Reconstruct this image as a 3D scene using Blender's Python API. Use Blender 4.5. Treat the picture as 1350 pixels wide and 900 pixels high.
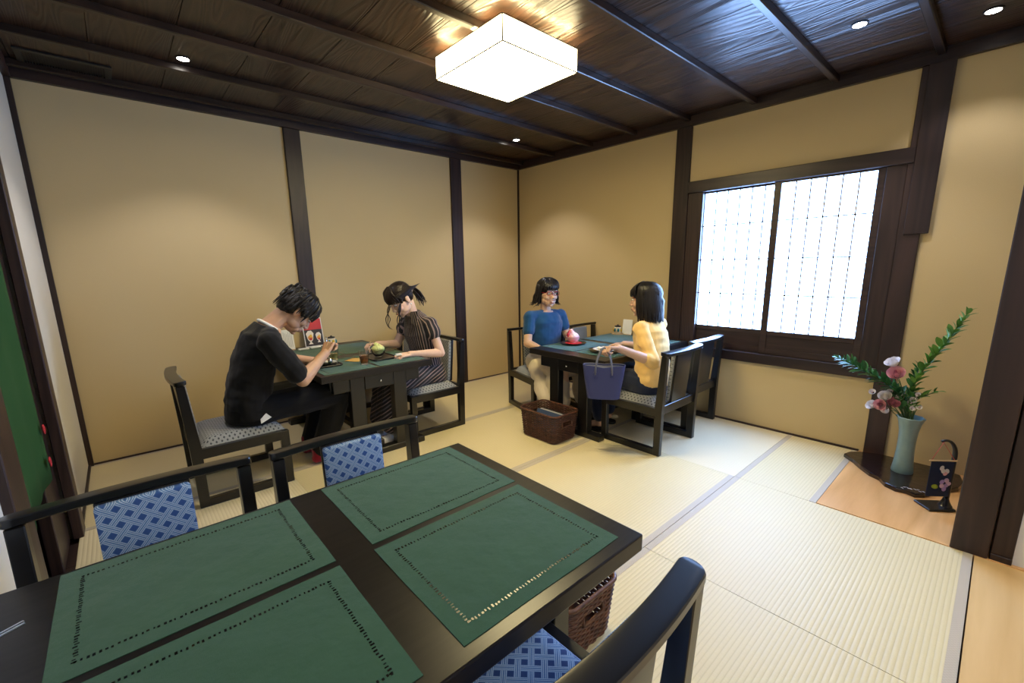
import bpy, bmesh, math, random
from mathutils import Vector, Matrix, noise
random.seed(7)
for o in list(bpy.data.objects): bpy.data.objects.remove(o)
S = bpy.context.scene
COL = S.collection
V = Vector
pi = math.pi

# ---------------------------------------------------------------- camera
cd = bpy.data.cameras.new('camera'); cam = bpy.data.objects.new('camera', cd); COL.objects.link(cam)
S.camera = cam
_y, _p, _r = math.radians(48.3427), math.radians(-11.4112), math.radians(-0.7931)
fw = V((math.cos(_y)*math.cos(_p), math.sin(_y)*math.cos(_p), math.sin(_p)))
rt0 = V((math.sin(_y), -math.cos(_y), 0)); up0 = rt0.cross(fw)
rt = rt0*math.cos(_r)+up0*math.sin(_r); up = -rt0*math.sin(_r)+up0*math.cos(_r)
m = Matrix((rt, up, -fw)).transposed().to_4x4(); m.translation = V((-3.540, -3.8334, 1.2371))
cam.matrix_world = m
cd.sensor_fit = 'HORIZONTAL'; cd.sensor_width = 36; cd.lens = 36*575.35/1350
cd.shift_y = 18.18/1350; cd.clip_start = .02; cd.clip_end = 60

# ---------------------------------------------------------------- light, exposure
W = bpy.data.worlds.new('world'); S.world = W; W.use_nodes = True
W.node_tree.nodes['Background'].inputs[0].default_value = (.75, .87, 1, 1)
W.node_tree.nodes['Background'].inputs[1].default_value = .1
S.view_settings.view_transform = 'Standard'; S.view_settings.look = 'None'
S.view_settings.exposure = 0.0; S.view_settings.gamma = 1.0
WINDOW_EMIT = 28.0          # daylight on the paper of the shoji
LAMP_EMIT = 44.0            # paper ceiling lamp
SPOT_W = 38.0              # recessed downlights
CORRIDOR_W = 21.0          # ceiling light of the corridor behind the camera
def area(name, loc, rot, size, sizey, watt, color):
    l = bpy.data.lights.new(name, 'AREA'); l.shape = 'RECTANGLE'; l.size = size; l.size_y = sizey
    l.energy = watt; l.color = color
    o = bpy.data.objects.new(name, l); COL.objects.link(o); o.location = loc; o.rotation_euler = rot
    return o
area('corridor_light', (-2.2, -4.75, 2.33), (0, 0, 0), 1.8, .35, CORRIDOR_W, (1, .96, .9))

# ---------------------------------------------------------------- materials
MATS = {}
class NT:
    def __init__(s, m):
        s.t = m.node_tree; s.n = s.t.nodes; s.l = s.t.links
    def add(s, typ, **kw):
        n = s.n.new(typ)
        for k, v in kw.items(): setattr(n, k, v)
        return n
    def link(s, a, b): s.l.new(a, b)
    def math(s, op, a, b=None, c=None):
        n = s.add('ShaderNodeMath', operation=op)
        for i, v in enumerate((a, b, c)):
            if v is None: continue
            if isinstance(v, (int, float)): n.inputs[i].default_value = v
            else: s.link(v, n.inputs[i])
        return n.outputs[0]
    def mix(s, f, a, b):
        n = s.add('ShaderNodeMix', data_type='RGBA')
        for i, v in ((0, f), (6, a), (7, b)):
            if isinstance(v, (int, float)): n.inputs[i].default_value = v
            elif isinstance(v, tuple): n.inputs[i].default_value = v+(1,) if len(v) == 3 else v
            else: s.link(v, n.inputs[i])
        return n.outputs[2]
    def coord(s, scale=(1, 1, 1), kind='Object', rot=(0, 0, 0)):
        c = s.add('ShaderNodeTexCoord'); mp = s.add('ShaderNodeMapping')
        mp.inputs['Scale'].default_value = scale; mp.inputs['Rotation'].default_value = rot
        s.link(c.outputs[kind], mp.inputs[0]); return mp.outputs[0]
    def noise(s, vec, scale, detail=3, rough=.5, dist=0):
        n = s.add('ShaderNodeTexNoise'); n.inputs['Scale'].default_value = scale; n.inputs['Detail'].default_value = detail
        n.inputs['Roughness'].default_value = rough; n.inputs['Distortion'].default_value = dist
        s.link(vec, n.inputs['Vector']); return n.outputs['Fac']
    def ramp(s, f, stops):
        n = s.add('ShaderNodeValToRGB'); e = n.color_ramp.elements
        while len(e) < len(stops): e.new(.5)
        for i, (p, c) in enumerate(stops): e[i].position = p; e[i].color = c+(1,) if len(c) == 3 else c
        s.link(f, n.inputs[0]); return n.outputs[0]
    def bump(s, h, strength=.3, dist=.002):
        b = s.add('ShaderNodeBump'); b.inputs['Strength'].default_value = strength; b.inputs['Distance'].default_value = dist
        s.link(h, b.inputs['Height']); s.link(b.outputs[0], s.p.inputs['Normal'])
def new(name, color=(.5, .5, .5), rough=.5, metal=0, spec=.5, coat=0, sheen=0, trans=0, sss=0, alpha=1, emit=None, es=0, ior=1.45):
    m = bpy.data.materials.new(name); m.use_nodes = True; t = NT(m); p = t.n['Principled BSDF']; t.p = p
    p.inputs['Base Color'].default_value = color+(1,); p.inputs['Roughness'].default_value = rough
    p.inputs['Metallic'].default_value = metal; p.inputs['Specular IOR Level'].default_value = spec
    p.inputs['Coat Weight'].default_value = coat; p.inputs['Coat Roughness'].default_value = .15
    p.inputs['Sheen Weight'].default_value = sheen; p.inputs['Transmission Weight'].default_value = trans
    p.inputs['IOR'].default_value = ior
    if sss: p.inputs['Subsurface Weight'].default_value = sss; p.inputs['Subsurface Radius'].default_value = (.012, .005, .003); p.inputs['Subsurface Scale'].default_value = .6
    if emit: p.inputs['Emission Color'].default_value = emit+(1,); p.inputs['Emission Strength'].default_value = es
    MATS[name] = m; return m, t
def basecol(t, out): t.link(out, t.p.inputs['Base Color'])

def wood(name, c0, c1, axis='y', rough=.45, scale=1.0, streak=18, coat=0, per_object=True, bump=.25):
    m, t = new(name, c0, rough, coat=coat)
    s = {'x': (.09, 1, 1), 'y': (1, .09, 1), 'z': (1, 1, .07)}[axis]
    v = t.coord(s)
    if per_object:
        oi = t.add('ShaderNodeObjectInfo'); a = t.add('ShaderNodeVectorMath', operation='MULTIPLY_ADD')
        t.link(oi.outputs['Random'], a.inputs[0]); a.inputs[1].default_value = (9, 7, 5); t.link(v, a.inputs[2]); v = a.outputs[0]
    n1 = t.noise(v, 5*scale, 2, .5, .6)
    w = t.math('FRACT', t.math('MULTIPLY', n1, streak))
    w = t.math('ABSOLUTE', t.math('SUBTRACT', w, .5))
    n2 = t.noise(v, 60*scale, 4, .7)
    f = t.math('ADD', t.math('MULTIPLY', w, 1.1), t.math('MULTIPLY', n2, .5))
    col = t.ramp(f, [(.2, c0), (.85, c1)])
    if per_object:
        k = t.math('MULTIPLY_ADD', oi.outputs['Random'], .5, .75)
        mm = t.add('ShaderNodeVectorMath', operation='SCALE'); t.link(col, mm.inputs[0]); t.link(k, mm.inputs['Scale']); col = mm.outputs[0]
    basecol(t, col); t.bump(f, bump, .0012 if bump < .5 else .003)
    return m
wood('ceiling_wood', (.010, .006, .0045), (.048, .023, .014), 'y', .30, 1.0, 22, bump=.75)
wood('batten_wood', (.015, .009, .007), (.036, .020, .014), 'x', .30, 1.0, 9)
wood('post_wood', (.020, .011, .010), (.042, .022, .018), 'z', .42, 1.0, 10)
wood('trim_wood_y', (.020, .011, .011), (.040, .022, .019), 'y', .40, 1.0, 10)
wood('trim_wood_x', (.020, .011, .010), (.040, .022, .018), 'x', .42, 1.0, 10)
wood('alcove_wood', (.49, .26, .095), (.66, .39, .17), 'x', .32, .6, 7, bump=.02)
wood('corridor_wood', (.62, .40, .17), (.72, .49, .23), 'x', .35, .6, 7, bump=.03)
m, t = new('black_lacquer', (.0075, .0068, .007), .30, coat=.25)
t.bump(t.noise(t.coord((1, 1, 1)), 160, 3), .03, .0004)
m, t = new('table_top_wood', (.010, .0085, .008), .33, spec=.4, coat=.05)
v = t.coord((.08, 1, 1)); n = t.noise(v, 70, 4, .6); basecol(t, t.ramp(n, [(.3, (.007, .006, .006)), (.8, (.018, .014, .013))]))
m, t = new('wall_plaster', (.50, .37, .215), .92, spec=.2)
v = t.coord(); n1 = t.noise(v, 1.3, 3); n2 = t.noise(v, 260, 2)
wv = t.add('ShaderNodeTexWave', wave_type='BANDS', bands_direction='Z'); wv.inputs['Scale'].default_value = 90; wv.inputs['Distortion'].default_value = 2; t.link(v, wv.inputs['Vector'])
basecol(t, t.mix(t.math('MULTIPLY_ADD', n2, .6, t.math('MULTIPLY', n1, .4)), (.52, .395, .206), (.61, .475, .26)))
t.bump(t.math('ADD', n2, t.math('MULTIPLY', wv.outputs['Fac'], .5)), .25, .0012)
m, t = new('white_wall', (.74, .73, .70), .9, spec=.2); t.bump(t.noise(t.coord(), 200, 2), .15, .001)
m, t = new('cream_wall', (.68, .64, .55), .9, spec=.2); t.bump(t.noise(t.coord(), 200, 2), .2, .001)
def tatami(name, axis, c0, c1):
    m, t = new(name, c0, .48, spec=.5)
    c = t.add('ShaderNodeTexCoord'); sp = t.add('ShaderNodeSeparateXYZ'); t.link(c.outputs['Object'], sp.inputs[0])
    a, b = (sp.outputs[1], sp.outputs[0]) if axis == 'x' else (sp.outputs[0], sp.outputs[1])
    rib = t.math('ABSOLUTE', t.math('SINE', t.math('MULTIPLY', a, pi/.0155)))
    rush = t.noise(t.coord((60, 4, 1) if axis == 'x' else (4, 60, 1)), 9, 3, .6)
    big = t.noise(t.coord(), 2.2, 2)
    f = t.math('ADD', t.math('MULTIPLY', rush, .6), t.math('MULTIPLY', big, .4))
    col = t.mix(f, c0, c1)
    col = t.mix(t.math('MULTIPLY', t.math('POWER', t.math('SUBTRACT', 1, rib), 3), .34), col, (.42, .33, .17))
    basecol(t, col); t.bump(t.math('ADD', t.math('MULTIPLY', rib, 1), t.math('MULTIPLY', rush, .3)), .5, .0016)
tatami('tatami_x', 'x', (.64, .53, .295), (.76, .66, .40))
tatami('tatami_y', 'y', (.68, .58, .37), (.78, .69, .48))
m, t = new('heri_cloth', (.42, .34, .24), .5)
v = t.coord(); ck = t.add('ShaderNodeTexChecker'); ck.inputs['Scale'].default_value = 160; t.link(v, ck.inputs['Vector'])
basecol(t, t.mix(t.math('MULTIPLY', ck.outputs['Fac'], .35), (.52, .45, .35), (.43, .36, .27)))
m, t = new('shoji_paper', (.8, .85, .9), .8, emit=(.29, .51, 1.0), es=WINDOW_EMIT)
m, t = new('lamp_paper', (.85, .83, .78), .8, emit=(1.0, .82, .42), es=LAMP_EMIT)
m, t = new('lamp_paper_side', (.85, .83, .78), .8, emit=(1.0, .82, .42), es=LAMP_EMIT*.28)
m, t = new('downlight_glow', (1, 1, 1), .5, emit=(1.0, .93, .82), es=40)
new('muntin_wood', (.22, .20, .17), .6)
new('wire_black', (.02, .018, .015), .4)
new('chrome', (.8, .8, .82), .15, metal=1)
new('white_plastic', (.75, .74, .71), .4)
def fabric_green(name, c0, c1):
    m, t = new(name, c0, .85, spec=.2, sheen=.25)
    v = t.coord(); n = t.noise(v, 9, 3); wvx = t.noise(t.coord((1, 14, 1)), 120, 2); wvy = t.noise(t.coord((14, 1, 1)), 120, 2)
    w = t.math('ADD', wvx, wvy)
    basecol(t, t.mix(t.math('ADD', t.math('MULTIPLY', n, .5), t.math('MULTIPLY', w, .25)), c0, c1)); t.bump(t.math('ADD', t.math('MULTIPLY', w, .5), t.math('MULTIPLY', t.noise(v, 16, 3), 5)), .35, .0022)
fabric_green('mat_green', (.023, .076, .039), (.041, .117, .058))
fabric_green('mat_green_teal', (.010, .070, .058), (.020, .105, .085))
new('hem_dark', (.006, .008, .007), .25)
m, t = new('noren_green', (.035, .12, .035), .95, spec=.1); v = t.coord(); basecol(t, t.mix(t.noise(v, 4, 3), (.020, .066, .022), (.036, .100, .036))); t.bump(t.noise(v, 300, 2), .2, .0008)
new('red_dye', (.45, .02, .03), .8)
def lattice(name, axis, ground, navy, line, per=.030, ang=45):
    m, t = new(name, ground, .75, spec=.25, sheen=.15)
    c = t.add('ShaderNodeTexCoord'); sp = t.add('ShaderNodeSeparateXYZ'); t.link(c.outputs['Object'], sp.inputs[0])
    a = sp.outputs[0]; b = sp.outputs[1] if axis == 'xy' else sp.outputs[2]
    ca, sa = math.cos(math.radians(ang)), math.sin(math.radians(ang))
    p = t.math('ADD', t.math('MULTIPLY', a, ca/per), t.math('MULTIPLY', b, sa/per))
    q = t.math('SUBTRACT', t.math('MULTIPLY', b, ca/per), t.math('MULTIPLY', a, sa/per))
    fp, fq = t.math('FRACT', t.math('ADD', p, 50)), t.math('FRACT', t.math('ADD', q, 50))
    dp, dq = t.math('ABSOLUTE', t.math('SUBTRACT', fp, .5)), t.math('ABSOLUTE', t.math('SUBTRACT', fq, .5))
    sq = t.math('LESS_THAN', t.math('MAXIMUM', dp, dq), .225)
    # pairs of light warp and weft lines, woven over and under
    ev = t.math('LESS_THAN', t.math('FRACT', t.math('MULTIPLY', t.math('ADD', t.math('FLOOR', t.math('ADD', p, 50.5)), t.math('FLOOR', t.math('ADD', q, 50.5))), .5)), .25)
    two = lambda d: t.math('MAXIMUM', t.math('COMPARE', d, .30, .022), t.math('COMPARE', d, .42, .022))
    lp = two(dp); lq = two(dq)
    lp = t.math('MULTIPLY', lp, t.math('SUBTRACT', 1, t.math('MULTIPLY', t.math('GREATER_THAN', dq, .25), t.math('SUBTRACT', 1, ev))))
    lq = t.math('MULTIPLY', lq, t.math('SUBTRACT', 1, t.math('MULTIPLY', t.math('GREATER_THAN', dp, .25), ev)))
    ln = t.math('MAXIMUM', lp, lq)
    n = t.noise(t.coord(), 400, 2)
    col = t.mix(sq, ground, navy); col = t.mix(ln, col, line); col = t.mix(t.math('MULTIPLY', n, .3), col, (.03, .03, .04))
    basecol(t, col); t.bump(t.math('ADD', t.math('MULTIPLY', ln, .6), n), .3, .0008)
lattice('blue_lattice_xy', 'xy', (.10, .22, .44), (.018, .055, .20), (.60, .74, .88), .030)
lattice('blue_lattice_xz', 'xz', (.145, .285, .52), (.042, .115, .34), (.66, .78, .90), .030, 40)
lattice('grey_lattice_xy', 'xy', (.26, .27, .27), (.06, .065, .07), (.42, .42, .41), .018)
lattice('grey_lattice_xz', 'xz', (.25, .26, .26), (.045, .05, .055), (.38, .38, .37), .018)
m, t = new('wicker', (.09, .035, .022), .45, coat=.15)
n = t.noise(t.coord((1, 1, 1)), 38, 3); basecol(t, t.ramp(n, [(.3, (.045, .017, .012)), (.7, (.15, .058, .032))]))
def skin(name, c):
    m, t = new(name, c, .5, spec=.4, sss=.12)
    n = t.noise(t.coord(), 30, 3); basecol(t, t.mix(n, tuple(x*.92 for x in c), tuple(min(1, x*1.06) for x in c)))
skin('skin_man', (.58, .35, .225)); skin('skin_pale', (.68, .46, .35)); skin('skin_warm', (.62, .40, .28)); skin('skin_tan', (.56, .35, .25))
def cloth(name, c, rough=.85, sheen=.3):
    m, t = new(name, c, rough, spec=.2, sheen=sheen); n = t.noise(t.coord(), 14, 3); n2 = t.noise(t.coord(), 350, 2)
    basecol(t, t.mix(n, tuple(x*.85 for x in c), tuple(min(1, x*1.12) for x in c))); t.bump(t.math('ADD', t.math('MULTIPLY', n2, .4), t.math('MULTIPLY', n, 4)), .2, .002)
cloth('black_cotton', (.0085, .0085, .010), sheen=.12); cloth('black_trouser', (.007, .007, .008), sheen=.08); cloth('blue_knit', (.010, .062, .165)); cloth('beige_linen', (.60, .51, .38))
cloth('yellow_knit', (.82, .53, .185)); cloth('navy_denim', (.012, .018, .045)); cloth('white_cotton', (.8, .8, .78)); cloth('red_sock', (.30, .012, .03))
def stripes(name, expr_scale, axis_vec, base=(.010, .010, .014), around=False):
    m, t = new(name, base, .8, sheen=.1)
    c = t.add('ShaderNodeTexCoord'); d = t.add('ShaderNodeVectorMath', operation='DOT_PRODUCT'); t.link(c.outputs['Object'], d.inputs[0]); d.inputs[1].default_value = axis_vec
    wob = t.math('MULTIPLY', t.math('SUBTRACT', t.noise(t.coord((1, 1, .5)), 3, 2), .5), .022)
    val = d.outputs['Value']
    if around:      # stripes run up the body: they count round its leaning axis
        sp = t.add('ShaderNodeSeparateXYZ'); t.link(c.outputs['Object'], sp.inputs[0])
        val = t.math('MULTIPLY', t.math('ARCTAN2', sp.outputs[1], t.math('ADD', sp.outputs[0], t.math('MULTIPLY_ADD', sp.outputs[2], .20, -.102))), .14)
    p = t.math('MULTIPLY', t.math('ADD', val, wob), expr_scale)
    i = t.math('FLOOR', p); f = t.math('FRACT', p)
    wn = t.add('ShaderNodeTexWhiteNoise', noise_dimensions='1D'); t.link(i, wn.inputs['W'])
    on = t.math('LESS_THAN', t.math('ABSOLUTE', t.math('SUBTRACT', f, .5)), t.math('MULTIPLY_ADD', wn.outputs['Value'], .13, .09))
    col = t.ramp(wn.outputs['Value'], [(0, (.36, .27, .23)), (.5, (.30, .21, .20)), (1, (.10, .10, .12))])
    basecol(t, t.mix(on, base, col))
stripes('striped_blouse', 50, (1.0, .75, .06), around=True); stripes('striped_skirt', 36, (-.55, .45, 1.0))
m, t = new('hair_black', (.010, .008, .008), .42, spec=.35)
t.bump(t.noise(t.coord((1, 1, .12)), 220, 3), .35, .002)
m, t = new('hair_brown', (.016, .010, .008), .42, spec=.35); t.bump(t.noise(t.coord((1, 1, .12)), 220, 3), .35, .002)
new('eye_white', (.78, .76, .73), .25); new('eye_dark', (.012, .009, .008), .2); new('lip', (.46, .16, .14), .45); new('teeth', (.8, .78, .73), .3)
new('red_frame', (.22, .012, .02), .25); new('scrunchie', (.75, .60, .56), .7); new('pearl', (.8, .78, .74), .2)
m, t = new('bag_blue', (.036, .046, .165), .62); t.bump(t.noise(t.coord(), 300, 3), .3, .0008)
new('bag_lining', (.42, .42, .44), .8); new('bag_handle', (.13, .14, .20), .55)
new('glass', (.95, .98, .97), .03, trans=1, ior=1.45); new('tea', (.55, .16, .02), .05, trans=.75, ior=1.33); new('pale_tea', (.75, .62, .30), .05, trans=.8, ior=1.33)
m, t = new('celadon', (.19, .31, .33), .28, coat=.3); v = t.coord(); basecol(t, t.mix(t.noise(v, 14, 3), (.16, .27, .29), (.24, .36, .37)))
m, t = new('dark_lacquer_red', (.014, .006, .006), .16, coat=.5)
t.bump(t.noise(t.coord(), 26, 2), .35, .006)
new('pale_fleck', (.75, .78, .82), .25); new('navy_cloth', (.012, .022, .06), .85); new('cord_red', (.5, .03, .03), .6); new('bamboo', (.6, .42, .2), .5)
new('petal_lilac', (.45, .30, .62), .7); new('petal_white', (.80, .74, .72), .7); new('petal_pink', (.80, .42, .46), .7); new('petal_deep', (.58, .20, .27), .7); new('petal_cream', (.80, .72, .62), .7); new('leaf_lime', (.30, .40, .04), .7); new('petal_mauve', (.72, .50, .66), .7)
m, t = new('leaf_green', (.035, .15, .025), .45); oi = t.add('ShaderNodeObjectInfo'); basecol(t, t.mix(oi.outputs['Random'], (.040, .145, .022), (.16, .34, .06)))
m, t = new('leaf_dark', (.02, .09, .03), .45); oi = t.add('ShaderNodeObjectInfo'); basecol(t, t.mix(oi.outputs['Random'], (.016, .085, .025), (.05, .19, .05)))
new('stem_green', (.06, .12, .03), .6)
m, t = new('ice_pink', (.85, .55, .56), .7, sss=.2); v = t.coord(); basecol(t, t.mix(t.ramp(t.noise(v, 18, 3), [(.45, (0, 0, 0)), (.6, (1, 1, 1))]), (.86, .62, .62), (.78, .34, .38))); t.bump(t.noise(v, 120, 3), .6, .003)
m, t = new('ice_green', (.62, .66, .22), .7, sss=.2); v = t.coord(); basecol(t, t.mix(t.noise(v, 22, 3), (.72, .74, .42), (.48, .55, .12))); t.bump(t.noise(v, 120, 3), .6, .003)
new('syrup_red', (.42, .015, .04), .3); new('porcelain', (.8, .79, .77), .25, coat=.3); new('porcelain_pink', (.80, .42, .42), .3); new('rice', (.80, .76, .68), .6); new('food_orange', (.70, .22, .06), .5)
new('paper_ochre', (.62, .38, .10), .8); new('paper_white', (.8, .79, .76), .8); new('print_red', (.55, .025, .03), .5); new('print_dark', (.025, .018, .02), .5); new('print_orange', (.75, .30, .05), .5); new('print_yellow', (.80, .52, .06), .5); new('print_grey', (.35, .35, .35), .6)
new('jar_teal', (.03, .19, .22), .25); new('jar_cream', (.62, .56, .42), .25); new('jar_yellow', (.62, .42, .04), .25); new('wood_light', (.50, .34, .18), .5)
new('shoe_dark', (.014, .012, .012), .4); new('shoe_white', (.78, .76, .73), .5); new('vent_dark', (.012, .012, .014), .5); new('book_blue', (.05, .08, .16), .4); new('metal_light', (.62, .66, .72), .22, metal=1)
new('food_green', (.12, .25, .04), .5)

# ---------------------------------------------------------------- geometry helpers
def basis(d, hint=V((0, 0, 1))):
    d = d.normalized()
    if abs(d.dot(hint)) > .97: hint = V((1, 0, 0)) if abs(d.x) < .9 else V((0, 1, 0))
    x = hint.cross(d).normalized(); return x, d.cross(x).normalized()
class MB:
    def __init__(s): s.bm = bmesh.new()
    def box(s, lo, hi, bev=0, rot=None, seg=1):
        c = (V(lo)+V(hi))/2; d = V(hi)-V(lo)
        M = Matrix.Translation(c) @ (rot.to_4x4() if rot else Matrix.Identity(4)) @ Matrix.Diagonal((abs(d.x), abs(d.y), abs(d.z), 1))
        r = bmesh.ops.create_cube(s.bm, size=1, matrix=M)
        if bev:
            es = list({e for v in r['verts'] for e in v.link_edges})
            bmesh.ops.bevel(s.bm, geom=es, offset=bev, segments=seg, profile=.5, affect='EDGES')
        return s
    def ring(s, c, x, y, rx, ry, n):
        return [s.bm.verts.new(c+x*(rx*math.cos(2*pi*i/n))+y*(ry*math.sin(2*pi*i/n))) for i in range(n)]
    def skin(s, rings, caps=True, close=False):
        n = len(rings[0])
        for a, b in zip(rings, rings[1:]+(rings[:1] if close else [])):
            for i in range(n): s.bm.faces.new((a[i], a[(i+1) % n], b[(i+1) % n], b[i]))
        if caps and not close:
            s.bm.faces.new(list(reversed(rings[0]))); s.bm.faces.new(rings[-1])
    def tube(s, pts, rad, n=8, flat=1.0, hint=V((0, 0, 1)), caps=True, close=False):
        pts = [V(p) for p in pts]; k = len(pts)
        if isinstance(rad, (int, float)): rad = [rad]*k
        rings = []; px = None
        for i, p in enumerate(pts):
            if close: d = pts[(i+1) % k]-pts[i-1]
            else: d = pts[min(i+1, k-1)]-pts[max(i-1, 0)]
            if d.length < 1e-9: d = V((0, 0, 1))
            if px is None: x, y = basis(d, hint)
            else:
                d.normalize(); x = (px-d*px.dot(d))
                x = x.normalized() if x.length > 1e-6 else basis(d, hint)[0]; y = d.cross(x)
            px = x
            rings.append(s.ring(p, x, y, rad[i], rad[i]*flat, n))
        s.skin(rings, caps, close); return s
    def lathe(s, prof, c=(0, 0, 0), n=24, axis=V((0, 0, 1)), sx=1, sy=1):
        c = V(c); x, y = (V((1, 0, 0)), V((0, 1, 0))) if axis == V((0, 0, 1)) else basis(axis)
        rings = [s.ring(c+axis*h, x, y, max(r, 1e-4)*sx, max(r, 1e-4)*sy, n) for r, h in prof]
        s.skin(rings); return s
    def ell(s, c, r, rot=None, u=16, v=10):
        M = Matrix.Translation(V(c)) @ (rot.to_4x4() if rot else Matrix.Identity(4)) @ Matrix.Diagonal((r[0], r[1], r[2], 1))
        bmesh.ops.create_uvsphere(s.bm, u_segments=u, v_segments=v, radius=1, matrix=M); return s
    def cap(s, a, b, ra, rb=None, n=12):
        """a tapered capsule"""
        a, b = V(a), V(b); rb = ra if rb is None else rb
        d = b-a; L = d.length
        if L < 1e-5: return s.ell(a, (ra,)*3)
        d.normalize(); x, y = basis(d); rings = []
        for k in range(5):
            t = pi/2*k/5; rings.append(s.ring(a-d*(ra*math.cos(t)), x, y, ra*math.sin(t)+1e-4, ra*math.sin(t)+1e-4, n))
        for k in range(5, -1, -1):
            t = pi/2*k/5; rings.append(s.ring(b+d*(rb*math.cos(t)), x, y, rb*math.sin(t)+1e-4, rb*math.sin(t)+1e-4, n))
        s.skin(rings); return s
    def prism(s, poly, z0, z1, bev=0):
        a = [s.bm.verts.new((p[0], p[1], z0)) for p in poly]; b = [s.bm.verts.new((p[0], p[1], z1)) for p in poly]
        f0 = s.bm.faces.new(list(reversed(a))); f1 = s.bm.faces.new(b); n = len(poly)
        for i in range(n): s.bm.faces.new((a[i], a[(i+1) % n], b[(i+1) % n], b[i]))
        if bev: bmesh.ops.bevel(s.bm, geom=list(f1.edges), offset=bev, segments=2, profile=.5, affect='EDGES')
        return s
    def quad(s, a, b, c, d):
        s.bm.faces.new([s.bm.verts.new(V(p)) for p in (a, b, c, d)]); return s
    def xf(s, M): bmesh.ops.transform(s.bm, matrix=M, verts=s.bm.verts[:]); return s
    def build(s, name, mat, parent=None, world=False, smooth=None):
        me = bpy.data.meshes.new(name); bmesh.ops.recalc_face_normals(s.bm, faces=s.bm.faces[:])
        s.bm.to_mesh(me); s.bm.free()
        return put(name, me, mat, parent, world, smooth)
def wloc(o):
    p = V((0, 0, 0))
    while o: p = p+o.location; o = o.parent
    return p
def put(name, me, mat, parent=None, world=False, smooth=None):
    if world and parent:
        me.transform(Matrix.Translation(-wloc(parent)))
    me.materials.append(MATS[mat])
    if smooth is not None:
        me.shade_smooth()
        if smooth: me.set_sharp_from_angle(angle=math.radians(smooth))
    o = bpy.data.objects.new(name, me); COL.objects.link(o)
    if parent: o.parent = parent
    return o
def kind(o, k): o['kind'] = k; return o
def tag(o, label, cat, group=None):
    o['label'] = label; o['category'] = cat
    if group: o['group'] = group
    return o
def thing(name, label, cat, loc=(0, 0, 0), rz=0, group=None):
    o = bpy.data.objects.new(name, None); o.empty_display_size = .1; COL.objects.link(o)
    o.location = loc; o.rotation_euler = (0, 0, rz); return tag(o, label, cat, group)
KIDS = {}
def copy_tree(o, parent=None):
    c = o.copy(); COL.objects.link(c)
    if parent: c.parent = parent
    for ch in [x for x in o.children]: copy_tree(ch, c)
    return c
def remesh(name, mb, mat, parent, voxel=.004, smooth=4, factor=.5, ratio=1.0, world=True, wrinkle=None):
    """fuse overlapping blobs into one continuous smooth surface"""
    bmesh.ops.recalc_face_normals(mb.bm, faces=mb.bm.faces[:])
    me = bpy.data.meshes.new(name); mb.bm.to_mesh(me); mb.bm.free()
    o = bpy.data.objects.new('temporary', me); COL.objects.link(o)
    a = o.modifiers.new('r', 'REMESH'); a.mode = 'VOXEL'; a.voxel_size = voxel
    if smooth: b = o.modifiers.new('s', 'SMOOTH'); b.factor = factor; b.iterations = smooth
    if ratio < 1: c = o.modifiers.new('d', 'DECIMATE'); c.ratio = ratio
    dg = bpy.context.evaluated_depsgraph_get(); dg.update()
    me2 = bpy.data.meshes.new_from_object(o.evaluated_get(dg)); me2.name = name
    bpy.data.objects.remove(o); bpy.data.meshes.remove(me)
    if wrinkle:
        co = [v.co.copy() for v in me2.vertices]; no = [v.normal.copy() for v in me2.vertices]; flat = []
        for c, n_ in zip(co, no): flat.extend(c+n_*wrinkle(c))
        me2.vertices.foreach_set('co', flat); me2.update()
    return put(name, me2, mat, parent, world, 0)

# ---------------------------------------------------------------- setting
H = 2.37; HC = 2.30; XL = -3.845; YN = -5.1
def struct(name, mb, mat, **k): return kind(mb.build(name, mat, **k), 'structure')
# floor: base slab, tatami mats with cloth borders, boards
fl = struct('floor', MB().box((-4.9, YN-.1, -.2), (.1, .1, -.03)), 'post_wood')
def mat_piece(x0, x1, y0, y1, axis, borders=True):
    g = .0012; hw = .031
    b = MB().box((x0+g, y0+g, -.03), (x1-g, y1-g, 0)); o = b.build('tatami_mat', 'tatami_'+axis, fl)
    if borders:
        q = MB()
        if axis == 'x':
            q.box((x0+g, y0+g, -.004), (x1-g, y0+hw, .0012)); p = MB().box((x0+g, y1-hw, -.004), (x1-g, y1-g, .0012))
        else:
            q.box((x0+g, y0+g, -.004), (x0+hw, y1-g, .0012)); p = MB().box((x1-hw, y0+g, -.004), (x1-g, y1-g, .0012))
        q.build('border_strip', 'heri_cloth', o); p.build('border_strip', 'heri_cloth', o)
Y1, Y2, Y3, Y4 = -1.0, -1.955, -2.915, -3.90
X1, X2, X3 = -.965, -1.945, -2.90
for a in ((XL, X2, Y1, 0, 'x'), (X2, 0, Y1, 0, 'x'), (XL, X3, Y2, Y1, 'y', False), (X3, X1, Y2, Y1, 'x'), (X1, 0, Y2, Y1, 'x', True),
          (XL, X3, Y3, Y2, 'x', True), (X3, X1, Y3, Y2, 'x'), (X1, 0, Y3, Y2, 'y', False), (XL, X2, Y4, Y3, 'x'), (X2, X1, Y4, Y3, 'x'), (X1, 0, -3.325, Y3, 'x')):
    mat_piece(*a)
struct('trim_1', MB().box((X1, -4.3, -.03), (-.001, -3.327, .004)), 'alcove_wood')          # boards of the alcove
for k in range(7):                                                                            # corridor boards
    MB().box((-4.8, Y4-.002-.17*(k+1)+.0015, -.03), (-.95, Y4-.002-.17*k-.0015, -.001)).build('floor_board', 'corridor_wood', fl)
for k in range(5): MB().box((-4.8, -2.2+.22*k+.001, -.03), (XL-.0, -2.2+.22*(k+1)-.001, -.002)).build('floor_board', 'trim_wood_y', fl)
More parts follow.
